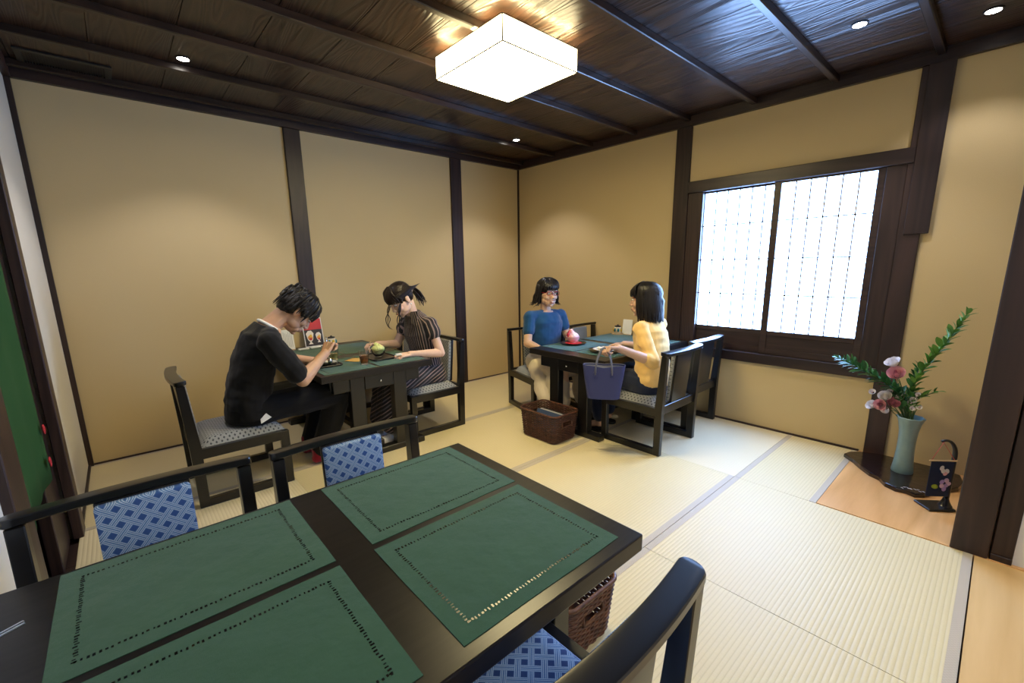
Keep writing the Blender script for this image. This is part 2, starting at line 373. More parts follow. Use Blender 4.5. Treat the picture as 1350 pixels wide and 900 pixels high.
# walls
far = struct('wall_far', MB().box((XL-.1, 0, -.03), (.1, .1, H+.03)), 'wall_plaster')
w = MB(); w.box((0, -2.12, -.03), (.1, .0, H+.03)).box((0, -3.30, -.03), (.1, -2.12, .56)).box((0, -3.30, 1.83), (.1, -2.12, H+.03)).box((0, YN, -.03), (.1, -3.30, H+.03))
struct('wall_right', w, 'wall_plaster')
w = MB(); w.box((XL-.1, -.97, -.03), (XL, 0, H+.03)).box((XL-.1, -2.1, 1.98), (XL, -.97, H+.03))
struct('wall_left', w, 'cream_wall')
struct('wall_near_left', MB().box((XL-.1, YN, -.03), (XL, -2.1, H+.03)), 'white_wall')
struct('wall_near', MB().box((XL-.1, YN-.1, -.03), (.1, YN, H+.03)), 'white_wall')
struct('wall_alcove', MB().box((-.945, -4.40, 0), (0, -4.30, H)), 'wall_plaster')
struct('wall_corridor_right', MB().box((-.945, YN, 0), (-.86, -4.0, H)), 'white_wall')
struct('wall_hall', MB().box((-4.95, -2.6, -.03), (-4.85, 0, H)).box((-4.9, -.5, -.03), (XL-.1, -.4, H)).box((-4.9, -2.6, -.03), (XL-.1, -2.5, H)), 'post_wood')
# ceiling
ce = struct('ceiling', MB().box((-4.95, YN-.1, H+.02), (.1, .1, H+.12)), 'post_wood')
x = 0.02; k = 0
wid = .318
while x > -4.9:
    MB().box((x-wid+.0018, YN, H), (x-.0018, .0, H+.018)).build('ceiling_plank', 'ceiling_wood', ce); x -= wid
for k in range(-2, 8):
    yb = -3.446+.475*k
    if yb < -.05: MB().box((-4.9, yb-.0, H-.036), (0, yb+.036, H+.002), .004).build('batten', 'batten_wood', ce)
# cornice, corner strips, floor strips
struct('trim_2', MB().box((XL, -.032, HC), (0, .0, H)), 'trim_wood_x')
struct('trim_3', MB().box((-.032, YN, HC), (0, 0, H)), 'trim_wood_y')
struct('trim_4', MB().box((XL, YN, HC), (XL+.03, 0, H)), 'trim_wood_y')
struct('trim_5', MB().box((-.016, -.016, 0), (0, 0, HC)), 'post_wood')
struct('trim_6', MB().box((XL, -.022, 0), (XL+.026, 0, HC)), 'post_wood')
struct('baseboard_far', MB().box((XL, -.008, 0), (0, 0, .012)), 'trim_wood_x')
struct('baseboard_right', MB().box((-.009, -3.33, 0), (0, 0, .014)), 'trim_wood_y')
struct('baseboard_left', MB().box((XL, -.96, 0), (XL+.012, 0, .014)), 'trim_wood_y')
# posts
struct('trim_7', MB().box((-2.437, -.020, 0), (-2.318, .01, HC), .003), 'post_wood')
struct('trim_8', MB().box((-.924, -.020, 0), (-.797, .01, HC), .003), 'post_wood')
struct('trim_9', MB().box((-.022, -2.03, 0), (.01, -1.905, HC), .003), 'post_wood')
struct('trim_10', MB().box((-.020, -3.458, 0), (.01, -3.355, HC), .003), 'post_wood')
struct('trim_11', MB().box((-.034, -3.495, 1.395), (-.018, -3.385, HC), .002), 'post_wood')     # hanging half post
pt = struct('trim_12', MB().box((-.968, -3.94, 0), (-.80, -3.826, H), .004), 'post_wood')      # alcove post and its jamb
struct('trim_13', MB().box((-.955, -4.008, 0), (-.80, -3.945, H), .003).box((-.962, -4.008, 0), (-.955, -3.945, .03), .002), 'post_wood')
# doorway at the left: jambs, door leaf, short curtain
struct('trim_14', MB().box((XL-.02, -1.06, 0), (XL+.018, -.955, HC), .003), 'post_wood')
struct('door_1', MB().box((XL-.07, -1.36, 0), (XL-.03, -1.06, 1.95), .003), 'post_wood')
struct('trim_15', MB().box((XL-.03, -2.18, 0), (XL+.022, -2.0, HC), .003).box((XL-.03, -2.0, 1.92), (XL+.018, -1.06, 2.02), .003), 'post_wood')
# window
wn = thing('window_1', 'wooden window with two paper shoji screens', 'window', (0, 0, 0)); del wn['category']; kind(wn, 'structure')
MB().box((-.030, -3.36, .500), (.05, -2.03, .575), .004).build('window_sill', 'trim_wood_y', wn)
MB().box((-.030, -3.386, 1.795), (.05, -2.03, 1.882), .004).build('window_head', 'trim_wood_y', wn)
MB().box((-.012, -2.150, .575), (.018, -2.03, 1.795), .003).build('window_jamb', 'post_wood', wn)
MB().box((-.016, -3.357, .575), (.05, -3.262, 1.795), .003).build('window_jamb', 'post_wood', wn)
def shoji(y0, y1, x, py0, py1):
    f = MB(); z0, z1 = .575, 1.795; pz0, pz1 = .75, 1.782
    f.box((x, y0, z0), (x+.026, py0, z1), .002).box((x, py1, z0), (x+.026, y1, z1), .002)
    f.box((x, py0, pz1), (x+.026, py1, z1)).box((x, py0, pz0-.035), (x+.026, py1, pz0), .002).box((x+.008, py0, z0+.04), (x+.016, py1, pz0-.035)).box((x, py0, z0), (x+.026, py1, z0+.045), .002)
    s = f.build('shoji_screen', 'trim_wood_y', wn)
    MB().box((x+.015, py0, pz0), (x+.017, py1, pz1)).build('shoji_paper', 'shoji_paper', s)
    mw = .0040
    for i in range(1, 6):
        yy = py0+(py1-py0)*i/6; MB().box((x+.009, yy-mw, pz0), (x+.0145, yy+mw, pz1)).build('muntin', 'muntin_wood', s)
    for i in range(1, 4):
        zz = pz0+(pz1+.015-pz0)*i/4; MB().box((x+.009, py0, zz-mw), (x+.0145, py1, zz+mw)).build('muntin', 'muntin_wood', s)
shoji(-2.715, -2.105, .022, -2.672, -2.152)
shoji(-3.262, -2.655, -.006, -3.222, -2.700)
struct('window_seal', MB().box((.098, -3.4, .4), (.12, -2.0, 1.95)), 'white_wall')  # unseen panel added behind the shoji to keep outside light out
# lamps
def lamp():
    o = thing('ceiling_lamp', 'large square white paper ceiling lamp with thin black edges', 'lamp', (-1.872, -1.94, 0))
    a, b, z0, z1 = .252, .268, 2.215, 2.322
    p = .003
    MB().box((-a, -b, z0), (a, b, z0+p)).build('bottom_panel', 'lamp_paper', o)
    for s in (-1, 1):
        MB().box((s*a-p/2, -b, z0), (s*a+p/2, b, z1)).build('side_panel', 'lamp_paper_side', o)
        MB().box((-a, s*b-p/2, z0), (a, s*b+p/2, z1)).build('side_panel', 'lamp_paper_side', o)
    MB().box((-a+.035, -b+.035, z1-.012), (a-.035, b-.035, z1-.004)).build('added_glow_shield', 'white_plastic', o)  # unseen plate, added to cut the lamp's glow on the ceiling
    f = MB(); r = .0022
    for z in (z0, z1):
        for s in (-1, 1):
            f.box((s*a-r, -b, z-r), (s*a+r, b, z+r)).box((-a, s*b-r, z-r), (a, s*b+r, z+r))
    for s in (-1, 1):
        for q in (-1, 1): f.box((s*a-r, q*b-r, z0), (s*a+r, q*b+r, z1))
    f.build('wire_frame', 'wire_black', o)
    MB().box((-.06, -.06, z1-.02), (.06, .06, H-.036), .004).build('ceiling_mount', 'white_plastic', o)
lamp()
def downlight(x, y, label, k=1.0):
    o = thing('downlight', label, 'lamp', (x, y, H), 0, 'recessed ceiling downlights')
    MB().lathe([(.036, 0), (.036, -.004), (.029, -.005), (.027, .0)], n=28).build('trim_ring', 'wire_black', o, smooth=40)
    MB().lathe([(.027, -.0055), (.027, -.0035)], n=24).build('glowing_disc', 'downlight_glow', o)
    l = bpy.data.lights.new('downlight_beam', 'SPOT'); l.energy = SPOT_W*k; l.spot_size = math.radians(105); l.spot_blend = .5; l.shadow_soft_size = .03; l.color = (1, .96, 1.0)
    b = bpy.data.objects.new('downlight_beam', l); COL.objects.link(b); b.parent = o; b.location = (0, 0, -.012)
downlight(-3.10, -.69, 'round recessed downlight on the left, above the man in black')
downlight(-.655, -.69, 'smallest round downlight, near the far corner of the ceiling')
downlight(-.675, -3.185, 'round downlight in the ceiling above the paper window')
downlight(-.345, -3.62, 'round downlight above the flower alcove, near the right edge', .45)
# air vent in the ceiling
v = thing('ceiling_vent', 'black slotted air vent in the ceiling at the far left corner', 'vent', (-3.58, -.20, H))
f = MB(); f.box((-.19, -.115, -.010), (.19, -.085, 0), .002).box((-.19, .085, -.010), (.19, .115, 0), .002).box((-.19, -.085, -.010), (-.16, .085, 0), .002).box((.16, -.085, -.010), (.19, .085, 0), .002)
f.build('vent_frame', 'wire_black', v); MB().box((-.16, -.085, -.001), (.16, .085, .0)).build('vent_back', 'vent_dark', v)
sl = MB().box((-.0022, -.085, -.009), (.0022, .085, -.001)).build('vent_slat', 'vent_dark', v); sl.location.x = -.152
for k in range(1, 30):
    c = sl.copy(); COL.objects.link(c); c.parent = v; c.location.x = -.152+.0105*k
# noren curtain with folds
n = thing('doorway_curtain', 'green cloth curtain with red motif hanging in the left doorway', 'curtain', (XL-.02, -1.62, 0))
b = MB(); rows = []
for i in range(15):
    z = 1.90-i*(1.50/14); r = []
    for j in range(41):
        y = .36-.72*j/40; r.append(b.bm.verts.new((.004*math.sin(j*.45+i*.06)*(.5+i/20)+.006*math.sin(j*.21+1), y*(1-.05*i/14), z)))
    rows.append(r)
for i in range(14):
    for j in range(40): b.bm.faces.new((rows[i][j], rows[i][j+1], rows[i+1][j+1], rows[i+1][j]))
ob = b.build('curtain_cloth', 'noren_green', n, smooth=0); md = ob.modifiers.new('thick', 'SOLIDIFY'); md.thickness = .003
MB().tube([(0, -.5, 1.89), (0, .56, 1.89)], .010, 10).build('curtain_rod', 'post_wood', n, smooth=40)
for q, (yy, zz) in enumerate(((.30, .62), (.27, .49))):
    MB().ell((.022, yy, zz), (.004, .018, .022), u=10, v=6).ell((.022, yy-.018, zz+.012), (.004, .010, .012), u=8, v=6).build('red_motif', 'red_dye', n, smooth=0)

# ---------------------------------------------------------------- chairs
def make_chair(fab):
    t = bpy.data.objects.new('dining_chair', None); COL.objects.link(t); t.empty_display_size = .1
    L = 'black_lacquer'
    hw = .228
    for s in (-1, 1):
        x0, x1 = (s*hw-.017, s*hw+.017)
        # rear post: vertical to the seat, then raked back
        p = MB()
        prof = [(-.232, 0), (-.186, 0), (-.186, .33), (-.214, .672), (-.252, .672), (-.236, .30)]
        a = [p.bm.verts.new((x0, y, z)) for y, z in prof]; c = [p.bm.verts.new((x1, y, z)) for y, z in prof]
        p.bm.faces.new(a); p.bm.faces.new(list(reversed(c)))
        for i in range(6): p.bm.faces.new((a[i], c[i], c[(i+1) % 6], a[(i+1) % 6]))
        bmesh.ops.bevel(p.bm, geom=p.bm.edges[:], offset=.003, segments=1, affect='EDGES')
        p.build('rear_leg', L, t)
        MB().box((x0, .190, .0), (x1, .235, .32), .003).build('front_leg', L, t)
        MB().box((x0, -.19, .0), (x1, .195, .042), .003).build('floor_runner', L, t)
        MB().box((x0, -.19, .268), (x1, .195, .322), .003).build('seat_rail', L, t)
    MB().box((-hw, .20, .268), (hw, .225, .322), .003).build('front_rail', L, t)
    MB().box((-hw, -.222, .275), (hw, -.198, .335), .003).build('rear_rail', L, t)
    # top rail, bowed in plan, rounded ends
    r = MB(); n = 28; rings = []
    for i in range(n+1):
        u = math.sin(pi/2*(-1+2*i/n)); x = u*.249; y = -.230-.020*(1-u*u)+.002; e = .25+.75*math.sqrt(max(0, 1-(max(0, abs(u)-.93)/.07)**2))
        q = []
        for k in range(12):
            an = 2*pi*k/12; cx, cz = math.cos(an+.26), math.sin(an+.26)
            sx = math.copysign(abs(cx)**.30, cx); sz = math.copysign(abs(cz)**.30, cz)
            q.append(r.bm.verts.new((x, y+.027*sx*e, .685+.0115*sz+.10*.027*sx*e)))
        rings.append(q)
    r.skin(rings); r.build('top_rail', L, t, smooth=35)
    # padded back panel between seat and rail
    pw = .098
    def panel(off, th, name, mat, bev):
        b = MB(); c = MB()
        b.box((-pw, -th/2, -.166), (pw, th/2, .166), bev, seg=3)
        b.xf(Matrix.Translation((0, -.219+off, .505)) @ Matrix.Rotation(math.radians(4.8), 4, 'X')); c.bm.free()
        return b.build(name, mat, t, smooth=50)
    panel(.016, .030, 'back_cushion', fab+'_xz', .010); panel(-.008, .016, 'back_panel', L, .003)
    # seat cushion, domed
    b = MB(); rows = []; nx, ny = 12, 12
    for i in range(ny+1):
        v = -1+2*i/ny; r_ = []
        for j in range(nx+1):
            u = -1+2*j/nx; ex = (1-abs(u)**5)*(1-abs(v)**5)
            r_.append(b.bm.verts.new((u*.213, -.185+.0+(v+1)/2*.408, .322+.040*min(1, ex*2.2)**.5*(.85+.15*(1-u*u*v*v)))))
        rows.append(r_)
    for i in range(ny):
        for j in range(nx): b.bm.faces.new((rows[i][j], rows[i][j+1], rows[i+1][j+1], rows[i+1][j]))
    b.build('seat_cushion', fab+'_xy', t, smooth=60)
    return t
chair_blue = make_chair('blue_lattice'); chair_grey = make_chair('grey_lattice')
used = set()
def chair(proto, x, y, deg, label, group):
    o = proto if proto.name not in used else copy_tree(proto)
    used.add(proto.name) if o is proto else None
    o.location = (x, y, .001); o.rotation_euler = (0, 0, math.radians(deg)); return tag(o, label, 'chair', group)
G0, G1 = 'blue upholstered chairs at the front table', 'grey upholstered chairs at the back tables'
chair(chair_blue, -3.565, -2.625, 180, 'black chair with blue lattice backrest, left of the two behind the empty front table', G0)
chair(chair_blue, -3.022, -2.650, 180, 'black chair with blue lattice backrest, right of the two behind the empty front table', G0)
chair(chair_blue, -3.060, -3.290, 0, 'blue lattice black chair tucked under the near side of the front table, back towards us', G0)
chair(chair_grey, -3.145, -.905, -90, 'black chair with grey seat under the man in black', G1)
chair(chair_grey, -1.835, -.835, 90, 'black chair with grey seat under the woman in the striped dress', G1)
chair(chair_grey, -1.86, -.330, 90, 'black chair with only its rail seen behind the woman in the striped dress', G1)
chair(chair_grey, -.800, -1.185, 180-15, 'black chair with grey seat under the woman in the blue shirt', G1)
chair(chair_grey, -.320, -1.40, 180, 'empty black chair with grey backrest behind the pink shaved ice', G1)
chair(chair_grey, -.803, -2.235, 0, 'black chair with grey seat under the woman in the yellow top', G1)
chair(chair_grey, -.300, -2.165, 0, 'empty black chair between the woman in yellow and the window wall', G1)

# ---------------------------------------------------------------- tables
ZT = .61
def make_table(lx, ly):
    t = bpy.data.objects.new('dining_table', None); COL.objects.link(t); t.empty_display_size = .1
    L = 'black_lacquer'
    MB().box((-lx/2, -ly/2, ZT-.044), (lx/2, ly/2, ZT), .004, seg=2).build('table_top', 'table_top_wood', t)
    ix = lx/2-.075
    for s in (-1, 1):
        xc = s*ix
        for q in (-1, 1): MB().box((xc-.03, q*.148-.047, .04), (xc+.03, q*.148+.047, ZT-.044), .003).build('table_leg', L, t)
        MB().box((xc-.033, -.315, 0), (xc+.033, .315, .042), .004).build('foot_bar', L, t)
        for q in (-1, 1): MB().box((xc-.026, q*.2475-.0525, .475), (xc+.02, q*.2475+.0525, ZT-.044), .003).build('end_apron', L, t)
        d = MB().box((xc-.034, -.100, .470), (xc+.02, .100, ZT-.050), .003).build('drawer', L, t)
        MB().cap((xc+s*.030, 0, .515), (xc+s*.048, 0, .515), .005, .008, 10).build('drawer_knob', 'chrome', d, smooth=0)
    for q in (-1, 1): MB().box((-ix, q*.30-.012, .49), (ix, q*.30+.012, ZT-.044), .003).build('side_apron', L, t)
    MB().box((-ix, -.02, .05), (ix, .02, .09), .003).build('stretcher', L, t)
    return t
GT = 'black dining tables'
T0 = make_table(1.145, .765)
T1, T2 = copy_tree(T0), copy_tree(T0)
T0.location = (-3.262, -2.957, 0); tag(T0, 'empty black table with four green placemats in the foreground', 'table', GT)
T1.location = (-2.335, -.605, 0); T1.rotation_euler = (0, 0, pi/2); tag(T1, 'black table between the man in black and the woman in stripes', 'table', GT)
T2.location = (-.607, -1.752, 0); tag(T2, 'black table in front of the window between the women in blue and yellow', 'table', GT)
T1.scale = (1.04, 1.0, 1); T2.scale = (1.0, .95, 1)

# ---------------------------------------------------------------- placemats
def rnd_(a): return random.uniform(-a, a)
def placemat(x0, x1, y0, y1, label, mat, group, long='x'):
    cx, cy = (x0+x1)/2, (y0+y1)/2; a, b = (x1-x0)/2, (y1-y0)/2
    o = thing('placemat', label, 'placemat', (cx, cy, ZT), 0, group)
    m = MB(); nx, ny = 30, 24; g = []
    sd = random.uniform(0, 50)
    def hz(x, y): return .0016+.0016*max(0, noise.noise((x*7+sd, y*7, sd)))*(1 if abs(x) < a*.97 and abs(y) < b*.97 else .4)
    for i in range(ny+1):
        r = []
        for j in range(nx+1):
            x, y = -a+2*a*j/nx, -b+2*b*i/ny
            x += .0012*noise.noise((y*9, sd, 1)); y += .0012*noise.noise((x*9, sd, 2))
            r.append(m.bm.verts.new((x, y, hz(x, y))))
        g.append(r)
    for i in range(ny):
        for j in range(nx): m.bm.faces.new((g[i][j], g[i][j+1], g[i+1][j+1], g[i+1][j]))
    bd = list(g[0])+[g[i][nx] for i in range(1, ny+1)]+[g[ny][j] for j in range(nx-1, -1, -1)]+[g[i][0] for i in range(ny-1, 0, -1)]
    lo = [m.bm.verts.new((v.co.x, v.co.y, .0002)) for v in bd]; n = len(bd)
    for i in range(n): m.bm.faces.new((bd[i], lo[i], lo[(i+1) % n], bd[(i+1) % n]))
    m.build('mat_cloth', mat, o, smooth=60)
    h = MB(); ins = .036; st = .0078
    A, B = a-ins, b-ins
    def dash(x, y, ax):
        x += rnd_(.0012); y += rnd_(.0012); w, l = .0017+rnd_(.0006), .0030+rnd_(.0008)
        dx, dy = (w, l) if ax == 'x' else (l, w)
        z = max(hz(x, y), hz(x+.006, y), hz(x, y+.006), hz(x-.006, y-.006))+.0005
        h.quad((x-dx, y-dy, z), (x+dx, y-dy, z), (x+dx, y+dy, z), (x-dx, y+dy, z))
    k = int(2*A/st)
    for i in range(k+1):
        for s in (-1, 1): dash(-A+2*A*i/k, s*B, 'x')
    k = int(2*B/st)
    for i in range(k+1):
        for s in (-1, 1): dash(s*A, -B+2*B*i/k, 'y')
    h.build('hemstitch', 'hem_dark', o)
    return o
GM = 'green placemats on the tables'
placemat(-3.183, -2.737, -2.937, -2.588, 'green hemstitched placemat at far right of the front table', 'mat_green', GM)
placemat(-3.190, -2.745, -3.308, -2.958, 'green hemstitched placemat at near right of the front table, closest to the basket', 'mat_green', GM)
placemat(-3.716, -3.268, -2.937, -2.588, 'green placemat with a faint centre crease at far left of the front table', 'mat_green', GM)
placemat(-3.716, -3.268, -3.308, -2.958, 'green placemat cut by the bottom edge of the photo, near left of the front table', 'mat_green', GM)
for i, (x0, x1, lx) in enumerate(((-2.685, -2.345, "man's"), (-2.325, -1.985, "striped woman's"))):
    placemat(x0, x1, -1.165, -.715, 'green placemat on the %s side of the left back table, near the camera' % lx, 'mat_green', GM)
    placemat(x0, x1, -.58, -.13, 'green placemat on the %s side of the left back table, by the wall' % lx, 'mat_green', GM)
placemat(-1.06, -.615, -1.735, -1.405, 'green placemat under the pink shaved ice on the window table', 'mat_green_teal', GM)
placemat(-.545, -.10, -1.735, -1.405, 'empty green placemat before the empty far chair on the window table', 'mat_green_teal', GM)
placemat(-1.06, -.615, -2.085, -1.755, 'green placemat under the plate by the woman in yellow', 'mat_green_teal', GM)
placemat(-.545, -.10, -2.085, -1.755, 'empty green placemat before the empty chair by the window', 'mat_green_teal', GM)

# ---------------------------------------------------------------- baskets
def rrect(a, b, r, n=6):
    pts = []
    for cx, cy, a0 in ((a-r, b-r, 0), (-a+r, b-r, 90), (-a+r, -b+r, 180), (a-r, -b+r, 270)):
        for k in range(n+1):
            an = math.radians(a0+90*k/n); pts.append((cx+r*math.cos(an), cy+r*math.sin(an)))
    return pts
def sample(poly, m):
    P = [V((p[0], p[1], 0)) for p in poly]; L = [0]
    for i in range(len(P)): L.append(L[-1]+(P[(i+1) % len(P)]-P[i]).length)
    out = []; j = 0
    for k in range(m):
        s = L[-1]*k/m
        while L[j+1] < s: j += 1
        f = (s-L[j])/max(1e-9, L[j+1]-L[j]); out.append(P[j].lerp(P[(j+1) % len(P)], f))
    return out
def basket(x, y, label, a=.130, b=.182, h=.214):
    o = thing('wicker_basket', label, 'basket', (x, y, 0), 0, 'dark brown wicker baskets on the tatami')
    wv = MB(); rows = 22; m = 96
    for i in range(rows):
        f = (i+.5)/rows; z = .008+f*(h-.011); sc = .90+.10*f
        base = sample(rrect(a*sc, b*sc, .04), m); ring = []
        for k, p in enumerate(base):
            q = V((p.x, p.y, z)); out = V((p.x/(a*a), p.y/(b*b), 0)).normalized()
            q += out*(.0022*(1 if ((k//2)+i) % 2 else -1)); ring.append(q)
        hole = lambda q: abs(q.x) < .048 and abs(q.y) > b*.8*sc and .118+.0*h < q.z < .158
        if any(hole(q) for q in ring):
            # cut strands left and right of the two hand holes
            runs = []; cur = []
            st = next(k for k, q in enumerate(ring) if hole(q))
            for k in range(m):
                q = ring[(st+k) % m]
                if hole(q):
                    if len(cur) > 1: runs.append(cur)
                    cur = []
                else: cur.append(q)
            if len(cur) > 1: runs.append(cur)
            for c in runs: wv.tube(c, .0050, 6, flat=.62)
        else: wv.tube(ring, .0054, 6, flat=.62, close=True)
    kind(wv.build('woven_wall', 'wicker', o, smooth=0), 'stuff')
    st_ = MB()
    top = sample(rrect(a, b, .04), 48); bot = sample(rrect(a*.9, b*.9, .04), 48)
    for p, q in zip(bot, top):
        if abs(q.x) < .048 and abs(q.y) > b*.8: continue
        st_.tube([(p.x, p.y, .005), (q.x, q.y, h-.006)], .0024, 5)
    kind(st_.build('stakes', 'wicker', o), 'stuff')
    rim = MB().tube([(p.x, p.y, h-.004) for p in sample(rrect(a+.002, b+.002, .04), 64)], .0075, 8, close=True); rim.build('rim', 'wicker', o, smooth=0)
    for s in (-1, 1):
        yy = s*(b*.967); MB().tube([(-.048, yy, .118), (.048, yy, .118), (.050, yy, .140), (.048, yy, .160), (-.048, yy, .160), (-.050, yy, .140)], .0055, 6, close=True).build('handle_rim', 'wicker', o, smooth=0)
    MB().prism(rrect(a*.88, b*.88, .036), .003, .010).build('basket_bottom', 'wicker', o)
    return o
basket(-1.290, -1.705, 'dark brown wicker basket holding magazines beside the window table')
basket(-2.545, -2.915, 'dark brown empty wicker basket under the right end of the front table')
for k, (dx, lab, mt) in enumerate(((-.050, 'dark magazine leaning in the wicker basket, outermost', 'book_blue'), (-.028, 'blue grey magazine leaning in the wicker basket, middle one', 'bag_lining'), (-.006, 'black magazine leaning in the wicker basket, innermost', 'print_dark'))):
    b = thing('magazine', lab, 'magazine', (-1.290+dx-.01, -1.70, .05), 0, 'magazines in the basket')
    R = Matrix.Rotation(math.radians(24+4*k), 3, 'Y')
    MB().box((-.003, -.125, 0), (.003, .105, .150), .001).xf(R.to_4x4()).build('magazine_pages', 'paper_white' if k == 1 else mt, b)
    MB().box((-.0042, -.126, 0), (-.0032, .106, .151)).box((.0032, -.126, 0), (.0042, .106, .151)).xf(R.to_4x4()).build('magazine_cover', mt, b)

# ---------------------------------------------------------------- people
class Fr:
    """a local frame: origin, forward, up"""
    def __init__(s, C, f, u, k=1.0):
        s.C = V(C); s.f = V(f).normalized(); s.r = s.f.cross(V(u)).normalized(); s.u = s.r.cross(s.f).normalized(); s.k = k
        s.R = Matrix((s.r, s.f, s.u)).transposed()
    def P(s, x, y, z): return s.C+(s.r*x+s.f*y+s.u*z)*s.k
def loft(mb, stations, lat, n=28, e=.85):
    lat = V(lat).normalized(); pts = [V(p) for p, a, b in stations]; rings = []
    for i, (p, a, b) in enumerate(stations):
        d = (pts[min(i+1, len(pts)-1)]-pts[max(i-1, 0)]).normalized()
        l = (lat-d*lat.dot(d)).normalized(); q = d.cross(l)
        r = []
        for k in range(n):
            c, s_ = math.cos(2*pi*k/n), math.sin(2*pi*k/n)
            r.append(mb.bm.verts.new(V(p)+l*(a*math.copysign(abs(c)**e, c))+q*(b*math.copysign(abs(s_)**e, s_))))
        rings.append(r)
    mb.skin(rings)
def head(mb, h, ears=True, female=False, smile=False):
    k = h.k
    def E(x, y, z, rx, ry, rz): mb.ell(h.P(x, y, z), (rx*k, ry*k, rz*k), h.R, 24, 16)
    E(0, -.012, .032, .072, .092, .080); E(0, .022, -.022, .063, .068, .078)
    E(0, .038, -.082, .036 if female else .041, .042, .032); E(0, .068, -.102, .018, .016, .012)
    for s in (-1, 1):
        E(s*.034, .060, -.030, .025, .021, .026); E(s*.040, .024, -.062, .021, .040, .030); E(s*.022, .052, -.078, .022, .026, .022)
        if ears:
            E(s*.074, -.008, -.010, .010, .017, .030); E(s*.079, -.012, .004, .006, .014, .016)
        E(s*.030, .079, .024, .022, .010, .008)                       # brow ridge
        E(s*.010, .098, -.036, .008, .008, .007)                      # nostril wing
        if smile: E(s*.036, .067, -.034, .020, .017, .016)
    mb.cap(h.P(0, .086, .012), h.P(0, .104, -.030), .0075*k, .0105*k)
    E(0, .078, -.065, .026, .018, .020); E(0, .092, -.058, .021, .007, .006); E(0, .090, -.071, .018, .008, .0065)
def hand(mb, w, d, nrm, thumb=1, curl=(.35, .45, .35), k=1.0, spread=.05, fist=None):
    d = V(d).normalized(); nrm = V(nrm); nrm = (nrm-d*nrm.dot(d)).normalized(); s = d.cross(nrm)*thumb; w = V(w)
    for i in range(4):
        off = (i-1.5)*.0195*k
        kn = w+d*(.080-.004*abs(i-1.3))*k - s*off
        mb.cap(w+d*.012*k - s*off*.62, kn, .0125*k, .0098*k, 10)
        p = kn; a = 0; f = (.94, 1.06, 1.0, .80)[i]
        sp = -s*off/(.0195*k)*spread
        for j, (L, r0, r1) in enumerate(((.040, .0092, .0084), (.025, .0083, .0076), (.020, .0075, .0066))):
            a += curl[j]*(1+.06*i)
            q = p+((d+sp).normalized()*math.cos(a)+nrm*math.sin(a))*L*f*k
            mb.cap(p, q, r0*k, r1*k, 10); p = q
    t0 = w+d*.020*k+s*.020*k; t1 = t0+(d*.62+s*.55+nrm*.45).normalized()*.040*k; t2 = t1+(d*.85+s*.05+nrm*.55).normalized()*.030*k; t3 = t2+(d*.9-s*.15+nrm*.55).normalized()*.022*k
    mb.cap(t0, t1, .0135*k, .0105*k, 10); mb.cap(t1, t2, .0102*k, .009*k, 10); mb.cap(t2, t3, .009*k, .0075*k, 10)
def arm(mb, sh, el, wr, r=(.046, .040, .027), mus=1):
    sh, el, wr = V(sh), V(el), V(wr)
    mb.cap(sh, el, r[0], r[1]); mb.cap(el, wr, r[1], r[2]); mb.cap(el.lerp(wr, .12), el.lerp(wr, .5), r[1]*1.08, r[1]*.86)
def face_bits(root, h, down=True, brow='hair_black', smile=False):
    k = h.k
    for s in (-1, 1):
        e = h.P(s*.031, .0805, .006)
        if not down:
            MB().ell(e, (.0125*k, .008*k, .0062*k), h.R, 14, 10).build('eye', 'eye_white', root, world=True, smooth=0)
            MB().ell(h.P(s*.031, .0865, .006), (.0052*k, .003*k, .0052*k), h.R, 12, 8).build('iris', 'eye_dark', root, world=True, smooth=0)
            MB().tube([h.P(s*.018, .087, .008), h.P(s*.031, .0895, .0125), h.P(s*.045, .082, .008)], [.0012*k, .0020*k, .0012*k], 6).build('upper_lash', 'eye_dark', root, world=True)
        else:
            MB().ell(e, (.0125*k, .0085*k, .0065*k), h.R, 14, 10).build('eye', 'eye_white', root, world=True, smooth=0)
            MB().tube([h.P(s*.017, .0865, .004), h.P(s*.031, .0905, -.0005), h.P(s*.046, .082, .003)], [.0012*k, .0024*k, .0014*k], 6).build('upper_lash', 'eye_dark', root, world=True)
        MB().tube([h.P(s*.013, .0905, .026), h.P(s*.030, .0915, .033), h.P(s*.050, .079, .028)], [.0022*k, .0034*k, .0014*k], 6, flat=.6).build('eyebrow', brow, root, world=True)
    if smile:
        MB().tube([h.P(-.027, .0825, -.054), h.P(-.012, .0975, -.064), h.P(0, .100, -.066), h.P(.012, .0975, -.064), h.P(.027, .0825, -.054)], [.002*k, .0055*k, .0065*k, .0055*k, .002*k], 8, flat=.7).build('teeth', 'teeth', root, world=True, smooth=0)
        MB().tube([h.P(-.029, .081, -.053), h.P(-.013, .0985, -.0725), h.P(0, .101, -.075), h.P(.013, .0985, -.0725), h.P(.029, .081, -.053)], [.0015*k, .0032*k, .004*k, .0032*k, .0015*k], 8).build('lower_lip', 'lip', root, world=True, smooth=0)
        MB().tube([h.P(-.029, .081, -.053), h.P(-.013, .099, -.0575), h.P(0, .102, -.058), h.P(.013, .099, -.0575), h.P(.029, .081, -.053)], [.0015*k, .0026*k, .003*k, .0026*k, .0015*k], 8).build('upper_lip', 'lip', root, world=True, smooth=0)
    else:
        MB().tube([h.P(-.022, .090, -.064), h.P(-.010, .0985, -.063), h.P(0, .100, -.0645), h.P(.010, .0985, -.063), h.P(.022, .090, -.064)], [.0015*k, .0042*k, .0045*k, .0042*k, .0015*k], 8, flat=.8).build('lips', 'lip', root, world=True, smooth=0)
